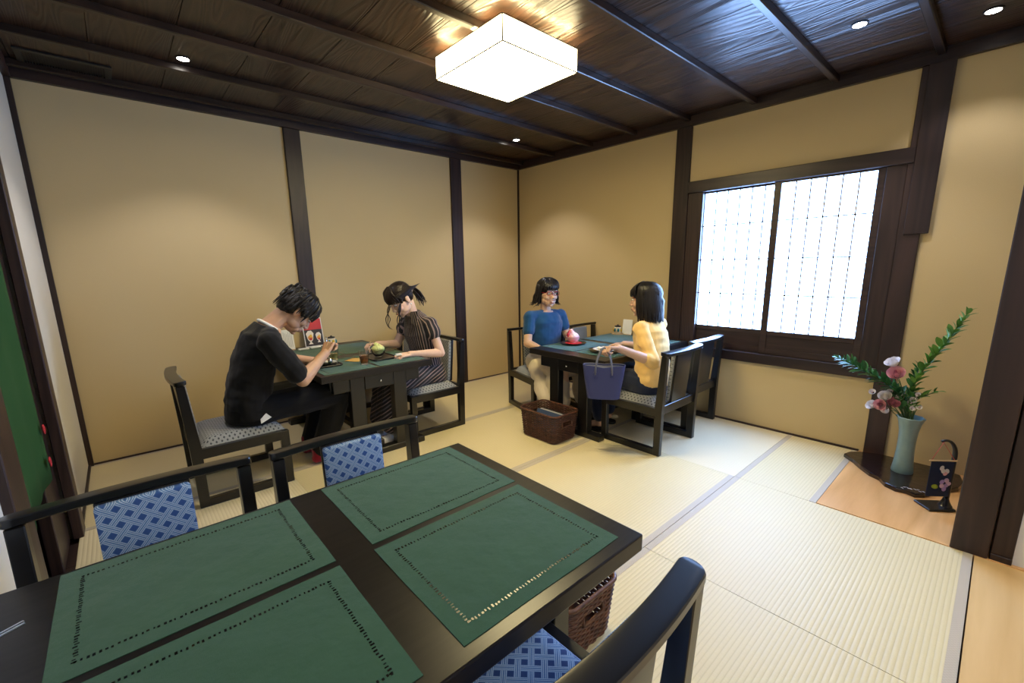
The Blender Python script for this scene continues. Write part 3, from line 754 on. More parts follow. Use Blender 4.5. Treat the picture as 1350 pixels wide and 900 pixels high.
def lock(mb, pts, r, n=6, flat=.55):
    # a smooth tapered lock through the control points
    P = [V(p) for p in pts]; out = []; rad = []
    m = len(P); steps = 4
    for i in range(m-1):
        p0, p1, p2, p3 = P[max(i-1, 0)], P[i], P[i+1], P[min(i+2, m-1)]
        for j in range(steps):
            t = j/steps
            out.append(.5*((2*p1)+(p2-p0)*t+(2*p0-5*p1+4*p2-p3)*t*t+(3*p1-p0-3*p2+p3)*t**3))
    out.append(P[-1]); k = len(out)
    for i in range(k):
        t = i/(k-1); rad.append(r*(min(1, .35+t*4))*(1-.85*max(0, t-.55)/.45))
    mb.tube(out, rad, n, flat=flat)
def bangs(mb, h, n, zend, jit=.006, half=.066, r=.0115, top=.126):
    for i in range(n):
        x = -half+2*half*i/(n-1)+rnd(.003); q = abs(x)/half
        lock(mb, [h.P(x*.35, .015, top+.004), h.P(x*.80, .066-.012*q, top-.022), h.P(x*1.04, .097-.036*q*q, .072), h.P(x*1.10+rnd(jit), .104-.044*q*q, .045), h.P(x*1.12+rnd(jit), .102-.046*q*q, zend+rnd(jit)-.012*q)], r)
def rnd(a): return random.uniform(-a, a)
def wr(amp, sc, seed=0):
    return lambda c: amp*(noise.noise((c.x*sc+seed, c.y*sc, c.z*sc*1.6))+.4*noise.noise((c.x*sc*2.3, c.y*sc*2.3+seed, c.z*sc*3)))

# ----- man in black, bent over his plate
def man():
    root = thing('person', 'person in black T-shirt bent low over a plate, spoon hand raised, short black hair', 'person', (-3.05, -.92, 0))
    C = V((-2.735, -.925, .985)); h = Fr(C, (.62, -.06, -.76), (.76, 0, .62), 1.06)
    sp = [((-3.05, -.92, .38), .150, .105), ((-3.045, -.92, .48), .150, .105), ((-3.025, -.92, .61), .145, .095), ((-2.99, -.92, .73), .150, .100), ((-2.935, -.92, .845), .145, .085), ((-2.885, -.92, .915), .075, .06)]
    shR, elR, wrR = V((-2.940, -1.095, .835)), V((-2.805, -1.155, .605)), V((-2.635, -1.06, .725))
    shL, elL, wrL = V((-2.90, -.755, .845)), V((-2.80, -.675, .665)), V((-2.64, -.80, .640))
    b = MB(); loft(b, sp, (0, 1, 0))
    b.cap((-2.915, -.92, .895), h.P(0, -.035, -.06), .058, .056); b.cap((-2.915, -1.04, .860), (-2.915, -.80, .860), .05)
    arm(b, shR, elR, wrR, (.046, .042, .029)); arm(b, shL, elL, wrL, (.046, .042, .029)); head(b, h)
    hand(b, wrR, (.50, .38, .62), (.55, .35, -.6), 1, (1.0, 1.2, .8), 1.05); hand(b, wrL, (.9, -.35, -.08), (0, 0, -1), -1, (.15, .2, .2))
    remesh('body', b, 'skin_man', root, .0032, 7, .5, .4)
    t = MB(); loft(t, [((-3.05, -.92, .395), .185, .125), ((-3.05, -.92, .48), .182, .128), ((-3.028, -.92, .61), .172, .116), ((-2.99, -.92, .735), .175, .116), ((-2.945, -.92, .845), .172, .102), ((-2.905, -.92, .905), .100, .074)], (0, 1, 0), e=.95)
    t.cap((-2.93, -1.06, .850), (-2.915, -.78, .852), .070)
    t.cap(shR, shR.lerp(elR, .35), .068, .070); t.cap(shR.lerp(elR, .35), shR.lerp(elR, .80), .070, .066)
    t.cap(shL, shL.lerp(elL, .35), .066, .068); t.cap(shL.lerp(elL, .35), shL.lerp(elL, .75), .068, .062)
    remesh('t_shirt', t, 'black_cotton', root, .006, 5, .5, wrinkle=wr(.009, 10, 3))
    MB().tube([V((-2.900, -.92, .902))+V((.62, 0, -.50))*.070*math.cos(a)*1.05+V((0, 1, 0))*.085*math.sin(a)+V((.0, 0, .012)) for a in [2*pi*i/24 for i in range(24)]], .0095, 8, close=True).build('white_collar', 'white_cotton', root, world=True, smooth=0)
    w = MB(); w.prism([(-.028, -.012), (.034, -.018), (.026, .020), (-.016, .010)], -.003, .003).xf(Matrix.Translation((-3.02, -1.105, .405)) @ Matrix.Rotation(math.radians(80), 4, 'X') @ Matrix.Rotation(.5, 4, 'Z')); w.build('undershirt_hem', 'white_cotton', root, world=True)
    p = MB(); loft(p, [((-3.06, -.92, .362), .165, .125), ((-3.05, -.92, .43), .175, .130), ((-3.04, -.92, .50), .165, .115)], (0, 1, 0))
    for s, ky in ((-1, -1.03), (1, -.80)):
        kn = V((-2.56, ky, .455)); an = V((-2.68, ky+(.04 if s < 0 else .02), .10))
        p.cap((-3.02, -.92+s*.095, .445), kn, .098, .088); p.cap(kn, an, .088, .072)
    remesh('trousers', p, 'black_trouser', root, .006, 5, .5, wrinkle=wr(.005, 8, 9))
    for ky in (-.99, -.78):
        s_ = MB(); s_.cap((-2.715, ky, .10), (-2.715, ky, .045), .042, .038); s_.cap((-2.725, ky, .034), (-2.58, ky-.01, .028), .034, .026)
        remesh('red_sock', s_, 'red_sock', root, .005, 3)
    hr = MB()
    def E(x, y, z, a, b_, c): hr.ell(h.P(x, y, z), (a, b_, c), h.R, 20, 14)
    E(0, -.016, .047, .090, .103, .090); E(0, -.055, -.005, .078, .058, .070); E(0, .035, .085, .075, .068, .048)
    for s in (-1, 1): hr.cap(h.P(s*.080, .012, .05), h.P(s*.078, .035, .0), .018, .008); E(s*.068, -.05, .01, .022, .05, .06)
    for i in range(26):
        a = rnd(2.6); z = random.uniform(.0, .11); rr = .105*math.sqrt(max(.1, 1-((z-.03)/.13)**2))
        hr.cap(h.P(.85*rr*math.sin(a), -.02-rr*math.cos(a), z+.01), h.P(.93*rr*math.sin(a+rnd(.2)), -.02-rr*1.09*math.cos(a), z-.028), .017, .007)
    hair = remesh('hair', hr, 'hair_black', root, .0032, 3, .5, .6, wrinkle=wr(.0035, 55, 1))
    l = MB(); bangs(l, h, 34, .022, .014, .074, .0105, .128)
    for i in range(170):
        a = math.radians(random.uniform(50, 310)); ca, sa = math.cos(a), math.sin(a); x, y = .094*sa, -.014+.100*ca; e = random.uniform(-.035, .03) if abs(ca) < .5 else random.uniform(-.05, .0)
        lock(l, [h.P(x*.3+rnd(.02), y*.3+rnd(.02), .136), h.P(x*.8+rnd(.01), y*.8, .105), h.P(x*1.04, y*1.04, .045), h.P(x*1.06+rnd(.010), y*1.05-.004, e)], .0105)
    l.build('hair_locks', 'hair_black', hair, world=True, smooth=0)
    face_bits(root, h)
    # the spoon he holds is a thing of its own
    sp_ = thing('spoon', 'metal spoon held in the raised right hand of the man in black', 'spoon', tuple(wrR+V((.06, .02, .05))))
    a = wrR+V((.035, .055, .095)); e_ = V((-2.575, -.955, .668))
    q = MB(); q.tube([a, a.lerp(e_, .5)+V((0, 0, .004)), e_], [.0035, .0028, .0022], 6); q.build('spoon_handle', 'chrome', sp_, world=True, smooth=0)
    MB().ell(e_+V((.004, .004, -.016)), (.014, .014, .020), u=14, v=8).build('spoon_bowl', 'chrome', sp_, world=True, smooth=0)
man()

# ----- woman in the striped dress
def woman_striped():
    root = thing('person', 'person in black striped dress with low ponytail, eating green shaved ice', 'person', (-1.80, -.84, 0))
    h = Fr((-1.985, -.85, 1.015), (-.80, -.10, -.58), (-.58, 0, .80), 1.0)
    lat = (0, 1, 0)
    sp = [((-1.80, -.84, .40), .130, .100), ((-1.79, -.84, .52), .115, .085), ((-1.81, -.84, .66), .125, .090), ((-1.845, -.84, .80), .130, .085), ((-1.875, -.84, .875), .06, .05)]
    shL, elL, wrL = V((-1.825, -.985, .825)), V((-1.775, -1.03, .605)), V((-2.035, -1.035, .632))
    shR, elR, wrR = V((-1.86, -.695, .825)), V((-1.93, -.64, .645)), V((-2.135, -.72, .680))
    b = MB(); loft(b, sp, lat); b.cap((-1.875, -.84, .85), h.P(0, -.03, -.06), .046, .045); b.cap((-1.855, -.92, .835), (-1.865, -.76, .835), .032)
    arm(b, shL, elL, wrL, (.037, .034, .023)); arm(b, shR, elR, wrR, (.037, .034, .023)); head(b, h, female=True)
    hand(b, wrL, (-1, .04, .0), (0, .25, -.95), -1, (.45, .5, .4), .92); hand(b, wrR, (-.9, -.15, .12), (-.2, -.2, -.9), 1, (.75, .8, .5), .92)
    for s in (-1, 1):
        b.cap((-1.80, -.84+s*.07, .43), (-2.16, -.90+s*.085, .43), .05, .045); b.cap((-2.16, -.90+s*.085, .43), (-2.19, -.93+s*.08, .08), .045, .032)
    remesh('body', b, 'skin_pale', root, .0032, 7, .5, .4)
    t = MB(); loft(t, [((-1.79, -.84, .455), .150, .112), ((-1.785, -.84, .52), .138, .104), ((-1.80, -.84, .63), .142, .108), ((-1.835, -.84, .76), .152, .110), ((-1.860, -.84, .848), .128, .082), ((-1.885, -.84, .905), .068, .060)], lat, e=.95)
    for sh, el in ((shL, elL), (shR, elR)):
        d = (el-sh).normalized(); t.cap(V((-1.865, -.84, .845)).lerp(sh, .35), sh, .052, .054); t.cap(sh, sh+d*.06, .056, .062)
    remesh('striped_blouse', t, 'striped_blouse', root, .005, 5, .5, wrinkle=wr(.006, 11, 5))
    for s in (-1, 1):
        c = MB(); c.prism([(-.02, .012), (.060, .022), (.066, -.085), (.020, -.075)], -.0025, .0025)
        c.xf(Matrix.Translation((-1.925, -.84+s*.045, .905)) @ Matrix.Rotation(s*1.2, 4, 'Z') @ Matrix.Rotation(math.radians(75), 4, 'X')); c.build('collar', 'striped_blouse', root, world=True)
    k = MB(); loft(k, [((-1.785, -.84, .37), .165, .125), ((-1.785, -.84, .43), .172, .128), ((-1.785, -.84, .50), .150, .110)], lat)
    for s in (-1, 1):
        kn = V((-2.15, -.90+s*.085, .43)); an = V((-2.20, -.93+s*.08, .15))
        k.cap((-1.80, -.84+s*.075, .425), kn, .092, .078); k.cap(kn, an, .078, .085)
    k.cap((-1.95, -.86, .42), (-2.15, -.90, .42), .085, .075); k.cap((-2.15, -.90, .40), (-2.20, -.93, .16), .08, .085)
    remesh('striped_skirt', k, 'striped_skirt', root, .006, 5, .5, wrinkle=wr(.006, 10, 2))
    for s in (-1, 1):
        y = -.935+s*.075; q = MB(); q.cap((-2.185, y, .035), (-2.33, y-.02, .028), .040, .034); q.cap((-2.185, y, .06), (-2.20, y, .075), .04, .036)
        sh_ = remesh('white_shoe', q, 'shoe_white', root, .005, 3)
        for j, mt in ((0, 'navy_cloth'), (1, 'red_dye')):
            xx = -2.245-.022*j; MB().tube([(xx, y-.041, .020), (xx-.004, y-.030, .052), (xx-.006, y-.006, .066), (xx-.006, y+.022, .052)], .0035, 6).build('shoe_stripe', mt, sh_, world=True)
    hr = MB()
    def E(x, y, z, a, b_, c): hr.ell(h.P(x, y, z), (a*h.k, b_*h.k, c*h.k), h.R, 20, 14)
    E(0, -.014, .042, .083, .102, .086); E(0, -.05, .0, .072, .055, .06)
    for s in (-1, 1): hr.cap(h.P(s*.074, .02, .05), h.P(s*.073, .045, .005), .015, .010)
    E(0, -.115, .008, .022, .022, .022)
    hair = remesh('hair', hr, 'hair_brown', root, .0032, 3, .5, .6, wrinkle=wr(.0016, 70, 4))
    l = MB(); base = h.P(0, -.118, .010)
    for i in range(26):
        o = V((rnd(.010), rnd(.022), rnd(.012)))
        lock(l, [base+o*.6, base+V((.035, 0, -.012))+o*1.4, base+V((.075, .0, -.055))+o*1.8, base+V((.105+rnd(.02), rnd(.02), -.105+rnd(.03)))+o*1.6], .010)
    l.build('ponytail', 'hair_brown', hair, world=True, smooth=0)
    l = MB(); bangs(l, h, 30, .028, .003, .066, .008); l.build('bangs', 'hair_brown', hair, world=True, smooth=0)
    for s in (-1, 1):
        l = MB()
        for j in range(3):
            st = h.P(s*.072, .050+.006*j, .01)
            lock(l, [st, st+V((-.010-.004*j, s*.006, -.060)), st+V((-.040+.022*j, s*.008, -.115)), st+V((-.035+.01*j, s*.004, -.165)), st+V((-.015+.016*j, 0, -.20))], .0052)
        for j in range(16):
            y = .055-.009*j; lock(l, [h.P(s*.066, y+.01, .085), h.P(s*.085, y-.01, .045), h.P(s*.075, y-.042-.0034*j, .012)], .0065)
        l.build('side_locks', 'hair_brown', hair, world=True, smooth=0)
    MB().tube([h.P(.021*math.cos(a), -.108, .010+.021*math.sin(a)) for a in [2*pi*i/16 for i in range(16)]], .0105, 8, close=True).build('scrunchie', 'scrunchie', root, world=True, smooth=0)
    MB().ell(h.P(-.083, -.006, -.048), (.006,)*3, u=10, v=8).ell(h.P(.083, -.006, -.048), (.006,)*3, u=10, v=8).build('earring', 'pearl', root, world=True, smooth=0)
    face_bits(root, h, brow='hair_brown')
    tissue = thing('tissue', 'small white tissue in the left hand of the woman in stripes', 'tissue', tuple(wrL+V((-.085, .0, .010))))
    q = MB(); q.prism([(-.030, -.012), (.012, -.016), (.02, .008), (-.022, .014)], -.004, .007, .002); q.build('folded_tissue', 'paper_white', tissue)
woman_striped()

# ----- woman in the blue shirt with red glasses
def woman_blue():
    root = thing('person', 'person in blue short-sleeved shirt and red glasses, smiling, wavy black bob', 'person', (-.80, -1.20, 0))
    fd = V((-.20, -.96, 0)).normalized(); lt = V((fd.y, -fd.x, 0))          # lt: her right
    h = Fr((-.815, -1.235, 1.020), (-.27, -.95, -.07), (-.02, -.06, 1), 1.0)
    lat = lt
    c = lambda x, f, z: V((-.80, -1.19, 0))+lt*x+fd*f+V((0, 0, z))
    sp = [(c(0, 0, .40), .130, .100), (c(0, 0, .52), .120, .085), (c(0, .01, .67), .130, .090), (c(0, .015, .79), .135, .080), (c(0, .015, .865), .06, .05)]
    shR, elR, wrR = c(.160, .01, .815), c(.215, .06, .605), c(.165, .235, .565)
    shL, elL, wrL = c(-.160, .01, .815), c(-.205, .05, .640), c(-.115, .215, .648)
    b = MB(); loft(b, sp, lat); b.cap(c(0, .015, .84), h.P(0, -.03, -.06), .047, .046); b.cap(c(.10, .012, .820), c(-.10, .012, .820), .032)
    arm(b, shR, elR, wrR, (.039, .035, .024)); arm(b, shL, elL, wrL, (.039, .035, .024)); head(b, h, female=True, smile=True)
    hand(b, wrR, fd*.9+V((0, 0, -.35)), (0, 0, -1), -1, (.3, .35, .3), .92); hand(b, wrL, fd*.85-lt*-.25+V((0, 0, -.12)), (0, 0, -1), 1, (.35, .4, .3), .92)
    for s in (-1, 1):
        b.cap(c(s*.085, 0, .43), c(s*.11, .43, .43), .05, .045); b.cap(c(s*.11, .43, .43), c(s*.10, .42, .08), .045, .032)
    remesh('body', b, 'skin_warm', root, .0032, 7, .5, .4)
    t = MB(); loft(t, [(c(0, 0, .42), .152, .115), (c(0, 0, .52), .142, .106), (c(0, .012, .66), .148, .110), (c(0, .02, .77), .152, .108), (c(0, .012, .832), .132, .078), (c(0, .014, .858), .090, .064)], lat, e=.95)
    for sh, el in ((shR, elR), (shL, elL)):
        t.cap(c(0, .012, .832).lerp(sh, .35), sh, .052, .054); t.cap(sh, sh.lerp(el, .50), .056, .054)
    remesh('blue_shirt', t, 'blue_knit', root, .005, 5, .5, wrinkle=wr(.0075, 10, 7))
    k = MB(); loft(k, [(c(0, 0, .37), .170, .125), (c(0, 0, .43), .175, .125), (c(0, 0, .47), .155, .112)], lat)
    for s in (-1, 1):
        kn = c(s*.12, .36, .425); an = c(s*.14, .40, .19)
        k.cap(c(s*.085, 0, .425), kn, .095, .085); k.cap(kn, an, .085, .105)
    k.cap(c(0, .2, .41), c(0, .36, .42), .08, .075)
    k.cap(c(.16, .12, .40), c(.20, .34, .20), .075, .085)
    remesh('beige_skirt', k, 'beige_linen', root, .006, 5, .5, wrinkle=wr(.010, 9, 8))
    for s in (-1, 1):
        q = MB(); p = c(s*.10, .42, 0); q.cap(p+V((0, 0, .035)), p+fd*.14+V((0, 0, .028)), .040, .032); q.cap(p+V((0, 0, .05)), p+V((0, 0, .075)), .038, .034)
        remesh('dark_shoe', q, 'shoe_dark', root, .005, 3)
    hr = MB()
    def E(x, y, z, a, b_, cc): hr.ell(h.P(x, y, z), (a*h.k, b_*h.k, cc*h.k), h.R, 20, 14)
    E(0, -.018, .042, .088, .100, .088); E(0, -.055, -.03, .080, .055, .085)
    for s in (-1, 1): hr.cap(h.P(s*.080, -.005, .05), h.P(s*.086, -.015, -.06), .026, .024)
    hair = remesh('hair', hr, 'hair_black', root, .0035, 3, .5, .6, wrinkle=wr(.003, 45, 2))
    l = MB()
    for i in range(120):
        a = math.radians(random.uniform(62, 298)); ca, sa = math.cos(a), math.sin(a)          # 0 = face
        R = .094; x, y = R*sa*.95, -.012+R*ca
        lock(l, [h.P(x*.35, y*.3, .128), h.P(x*.86, y*.86, .085), h.P(x*1.06, y*1.04, .0), h.P(x*1.12+rnd(.012), y*1.06-.008, -.050+rnd(.015)), h.P(x*1.18+rnd(.015), y*1.10-.010, -.085+rnd(.018)), h.P(x*1.42+rnd(.02), y*1.20-.012, -.100+rnd(.018))], .0085)
    l.build('wavy_locks', 'hair_black', hair, world=True, smooth=0)
    l = MB(); bangs(l, h, 26, .042, .010, .068, .0088); l.build('bangs', 'hair_black', hair, world=True, smooth=0)
    face_bits(root, h, down=False, smile=True)
    g = MB()
    for s in (-1, 1):
        pts = []
        for i in range(20):
            a = 2*pi*i/20; cx, cz = math.cos(a), math.sin(a)
            pts.append(h.P(s*.033+.025*math.copysign(abs(cx)**.6, cx), .1005-.004*abs(cx), .004+.0155*math.copysign(abs(cz)**.6, cz)))
        g.tube(pts, .0022, 6, close=True)
        g.tube([h.P(s*.058, .097, .010), h.P(s*.080, .060, .010), h.P(s*.083, -.005, .004)], .002, 6)
    g.tube([h.P(-.009, .1015, .008), h.P(0, .104, .010), h.P(.009, .1015, .008)], .002, 6)
    g.build('red_glasses', 'red_frame', root, world=True, smooth=0)
woman_blue()

# ----- woman in the yellow top, seen from behind, holding the blue bag
BAG = V((-1.285, -2.185, .0))
def woman_yellow():
    root = thing('person', 'person in yellow long-sleeved top seen from behind, holding a blue tote bag', 'person', (-.80, -2.2, 0))
    h = Fr((-.795, -2.165, 1.000), (-.36, .93, -.05), (0, .03, 1), 1.0)
    lat = (1, .08, 0)
    sp = [((-.80, -2.22, .40), .135, .100), ((-.80, -2.23, .52), .120, .085), ((-.79, -2.22, .66), .128, .090), ((-.775, -2.195, .785), .132, .082), ((-.775, -2.18, .86), .06, .05)]
    shL, elL, wrL = V((-.930, -2.215, .810)), V((-.985, -2.355, .615)), V((-1.215, -2.235, .722))
    shR, elR, wrR = V((-.615, -2.175, .810)), V((-.56, -2.08, .62)), V((-.66, -1.91, .640))
    b = MB(); loft(b, sp, lat); b.cap((-.775, -2.18, .84), h.P(0, -.03, -.06), .046, .045); b.cap((-.87, -2.19, .82), (-.68, -2.17, .82), .032)
    arm(b, shL, elL, wrL, (.038, .036, .025)); arm(b, shR, elR, wrR, (.038, .035, .024)); head(b, h, female=True, ears=False)
    hand(b, wrL, (-.88, .40, .12), (-.15, -.1, -1), -1, (1.0, 1.15, .8), .94); hand(b, wrR, (-.35, .9, -.1), (0, 0, -1), 1, (.3, .4, .3), .92)
    for kx, an in ((-.90, V((-.935, -1.90, .06))), (-.71, V((-.735, -1.84, .06)))):
        kn = V((kx, -1.82, .44)); b.cap((kx*.9-.08, -2.2, .43), kn, .05, .045); b.cap(kn, an, .045, .03); b.cap(an, an+V((-.02, .12, -.035)), .028, .022)
    remesh('body', b, 'skin_tan', root, .0032, 7, .5, .4)
    t = MB(); loft(t, [((-.80, -2.245, .415), .160, .118), ((-.80, -2.245, .50), .148, .110), ((-.795, -2.235, .63), .146, .110), ((-.78, -2.205, .765), .150, .108), ((-.775, -2.185, .832), .132, .080), ((-.775, -2.18, .872), .074, .058)], lat, e=.95)
    ba = V((-.775, -2.18, .828))
    t.cap(ba.lerp(shL, .35), shL, .052, .054); t.cap(shL, elL, .055, .049); t.cap(elL, elL.lerp(wrL, .16), .049, .046)
    t.cap(ba.lerp(shR, .35), shR, .052, .054); t.cap(shR, elR, .055, .046); t.cap(elR, elR.lerp(wrR, .3), .046, .042)
    remesh('yellow_top', t, 'yellow_knit', root, .005, 5, .5, wrinkle=lambda c: .0075*noise.noise((c.x*7, c.y*7, c.z*24))+.003*noise.noise((c.x*20, c.y*20, c.z*30)))
    k = MB(); loft(k, [((-.80, -2.22, .365), .165, .130), ((-.80, -2.22, .42), .170, .130), ((-.80, -2.235, .50), .145, .108)], lat)
    for kx, an in ((-.90, V((-.935, -1.90, .12))), (-.71, V((-.735, -1.84, .12)))):
        kn = V((kx, -1.83, .44)); k.cap((-.80+(-.085 if kx < -.8 else .085), -2.2, .43), kn, .092, .068); k.cap(kn, an, .068, .052)
    remesh('navy_trousers', k, 'navy_denim', root, .006, 5, .5, wrinkle=wr(.004, 9, 6))
    for an in (V((-.935, -1.90, 0)), V((-.735, -1.84, 0))):
        q = MB(); q.prism([(p[0], p[1]) for p in rrect(.042, .125, .04)], .0, .018, .004); q.xf(Matrix.Translation(an+V((-.01, .06, .001))) @ Matrix.Rotation(.12, 4, 'Z')); s_ = q.build('sandal_sole', 'shoe_dark', root, world=True)
        MB().tube([an+V((-.055, .08, .012)), an+V((-.04, .085, .045)), an+V((-.015, .09, .052)), an+V((.022, .085, .040)), an+V((.032, .08, .012))], .010, 8, flat=.5).build('sandal_strap', 'shoe_dark', s_, world=True, smooth=0)
    hr = MB()
    def E(x, y, z, a, b_, cc): hr.ell(h.P(x, y, z), (a*h.k, b_*h.k, cc*h.k), h.R, 20, 14)
    E(0, -.018, .040, .086, .100, .088); E(0, -.060, -.03, .080, .050, .085); hr.cap(h.P(0, -.072, -.03), h.P(0, -.078, -.125), .060, .040)
    for s in (-1, 1): hr.cap(h.P(s*.078, -.01, .05), h.P(s*.085, -.02, -.10), .022, .018)
    hair = remesh('hair', hr, 'hair_black', root, .0035, 3, .5, .6, wrinkle=wr(.0015, 60, 2))
    l = MB()
    for i in range(170):
        a = math.radians(55+250*i/169+rnd(3)); ca, sa = math.cos(a), math.sin(a); R = .095; x, y = R*sa*.96, -.012+R*ca
        e = -.150+rnd(.012)
        lock(l, [h.P(x*.25, y*.25+.01, .128), h.P(x*.82, y*.82, .090), h.P(x*1.05, y*1.03, .005), h.P(x*1.08, y*1.08-.004, -.075), h.P(x*1.02+rnd(.006), y*1.05-.006, -.12), h.P(x*1.0+rnd(.008), y*1.06-.006, e)], .0078)
    l.build('straight_locks', 'hair_black', hair, world=True, smooth=0)
    l = MB(); bangs(l, h, 28, .030, .004, .066, .008); l.build('bangs', 'hair_black', hair, world=True, smooth=0)
    face_bits(root, h)
woman_yellow()

# ---------------------------------------------------------------- things on the left back table
def bowl_prof(r, h, t=.004, foot=.4):
    return [(r*foot, 0), (r*foot, .004), (r*.62, h*.18), (r*.88, h*.55), (r, h), (r-t, h), (r*.86-t, h*.55), (r*.58-t, h*.2), (0, h*.12)]
def plate_prof(r, h=.012): return [(r*.6, 0), (r*.72, .003), (r, h), (r-.003, h+.001), (r*.7, .006), (0, .006)]
def menu_stand():
    o = thing('menu_stand', 'red topped picture menu standing against the wall behind the man', 'menu', (-2.385, -.085, ZT))
    w, hh = .070, .235; R = Matrix.Rotation(math.radians(-12), 4, 'X') @ Matrix.Rotation(math.radians(0), 4, 'Z')
    def pc(name, lo, hi, mat, par=o):
        return MB().box(lo, hi).xf(R).build(name, mat, par)
    pc('menu_board', (-w-.006, -.002, 0), (w+.006, .002, hh+.005), 'paper_white')
    pc('picture_panel', (-w, -.0032, .012), (w, -.002, hh*.62), 'print_dark'); pc('red_header', (-w, -.0032, hh*.62), (w, -.002, hh), 'print_red')
    for cx, cz, r in ((-.030, .085, .040), (.036, .080, .030)):
        MB().prism([(cx-r*.75, cz+r*.75), (cx-r*.5, cz-r*.5), (cx-r*.12, cz-r*1.0), (cx-r*.45, cz-r*1.45), (cx+r*.45, cz-r*1.45), (cx+r*.12, cz-r*1.0), (cx+r*.5, cz-r*.5), (cx+r*.75, cz+r*.75), (cx+r*.35, cz+r*1.35), (cx-r*.30, cz+r*1.30)], .0030, .0042).xf(R @ Matrix.Rotation(pi/2, 4, 'X')).build('parfait_glass', 'petal_cream', o)
        MB().ell((cx, -.0046, cz-.005), (r*.46, .0010, r*.50)).xf(R).build('parfait_fruit', 'print_orange', o, smooth=0)
        MB().ell((cx+.006, -.0056, cz+.010), (r*.26, .0008, r*.30)).xf(R).build('parfait_fruit', 'print_yellow', o, smooth=0)
        MB().ell((cx+.002, -.0056, cz-.016), (r*.28, .0008, r*.26)).xf(R).build('parfait_fruit', 'print_red', o, smooth=0)
    MB().box((-w-.008, -.045, 0), (w+.008, .008, .006), .001).build('stand_foot', 'glass', o)
    q = thing('menu_card', 'small white card with lines of text left of the picture menu', 'menu', (-2.580, -.082, ZT))
    R2 = Matrix.Rotation(math.radians(-10), 4, 'X')
    MB().box((-.045, -.0015, 0), (.040, .0015, .165)).xf(R2).build('card', 'paper_white', q)
    for k in range(6): MB().box((-.034+.0115*k, -.0022, .025), (-.0315+.0115*k, -.0015, .145-.008*(k % 3))).xf(R2).build('text_column', 'print_grey', q)
    MB().box((-.04, -.018, 0), (.035, .018, .005)).build('card_foot', 'wood_light', q)
menu_stand()
def packet(x, y, rz, label):
    o = thing('hand_towel', label, 'towel', (x, y, ZT+.004), rz, 'wrapped hand towels by the menu')
    MB().box((-.040, -.016, 0), (.040, .016, .014), .004).build('towel_roll', 'paper_white', o, smooth=40); MB().box((-.042, -.006, .0142), (.042, -.003, .0146)).build('printed_line', 'print_grey', o)
packet(-2.505, -.175, .1, 'white wrapped hand towel in front of the menu, the left one'); packet(-2.410, -.165, .12, 'white wrapped hand towel in front of the menu, the right one')
def jar(x, y, label, coaster=False):
    o = thing('spice_jar', label, 'jar', (x, y, ZT), 0, 'small painted jars by the wall')
    z = 0
    if coaster: MB().lathe([(.052, 0), (.054, .004), (.052, .008)], n=28).build('coaster', 'wood_light', o, smooth=40); z = .008
    MB().lathe([(.026, z), (.033, z+.010), (.036, z+.035), (.031, z+.058), (.026, z+.064), (.022, z+.064), (.022, z+.056)], n=26).build('jar_body', 'jar_cream', o, smooth=40)
    MB().lathe([(.029, z+.062), (.030, z+.070), (.022, z+.073), (.012, z+.074), (.005, z+.083), (.001, z+.084)], n=22).build('jar_lid', 'print_dark', o, smooth=40)
    for k, mt in enumerate(('jar_teal', 'jar_yellow', 'jar_teal', 'print_red', 'jar_teal', 'jar_yellow', 'jar_teal')):
        a = 2*pi*k/7+3.9; MB().ell((.0348*math.cos(a), .0348*math.sin(a), z+.034), (.010, .010, .017), u=10, v=8).build('painted_spot', mt, o, smooth=0)
jar(-2.255, -.095, 'small painted jar by the wall beside the picture menu')
jar(-.118, -1.475, 'small painted jar on wooden coaster by the window wall', True)
def tumbler(x, y, label, liquid, lv):
    o = thing('tumbler', label, 'glass', (x, y, ZT+.003), 0, 'tea tumblers on the left table')
    MB().lathe([(.026, 0), (.034, .092), (.0322, .092), (.0246, .008), (0, .008)], n=28).build('glass_wall', 'glass', o, smooth=50)
    MB().lathe([(.0240, .0085), (.0246+.0076*lv*.9, .008+.084*lv), (0, .008+.084*lv)], n=24).build('drink', liquid, o, smooth=50)
tumbler(-2.375, -1.030, 'glass of amber tea at the near edge of the left back table', 'tea', .62)
tumbler(-2.468, -.735, 'glass of pale drink just past the hand of the man in black', 'pale_tea', .45)
def napkin(x, y, rz, label):
    o = thing('napkin', label, 'napkin', (x, y, ZT+.003), rz)
    m = MB(); g = []
    for i in range(7):
        g.append([m.bm.verts.new((-.055+.110*j/6, -.055+.110*i/6, .003+.007*abs(noise.noise((i*.5, j*.5, 2))))) for j in range(7)])
    for i in range(6):
        for j in range(6): m.bm.faces.new((g[i][j], g[i][j+1], g[i+1][j+1], g[i+1][j]))
    ob = m.build('folded_paper', 'paper_ochre', o, smooth=60); md = ob.modifiers.new('t', 'SOLIDIFY'); md.thickness = .002
napkin(-2.365, -.865, .65, 'ochre paper napkin lying between the two tea glasses')
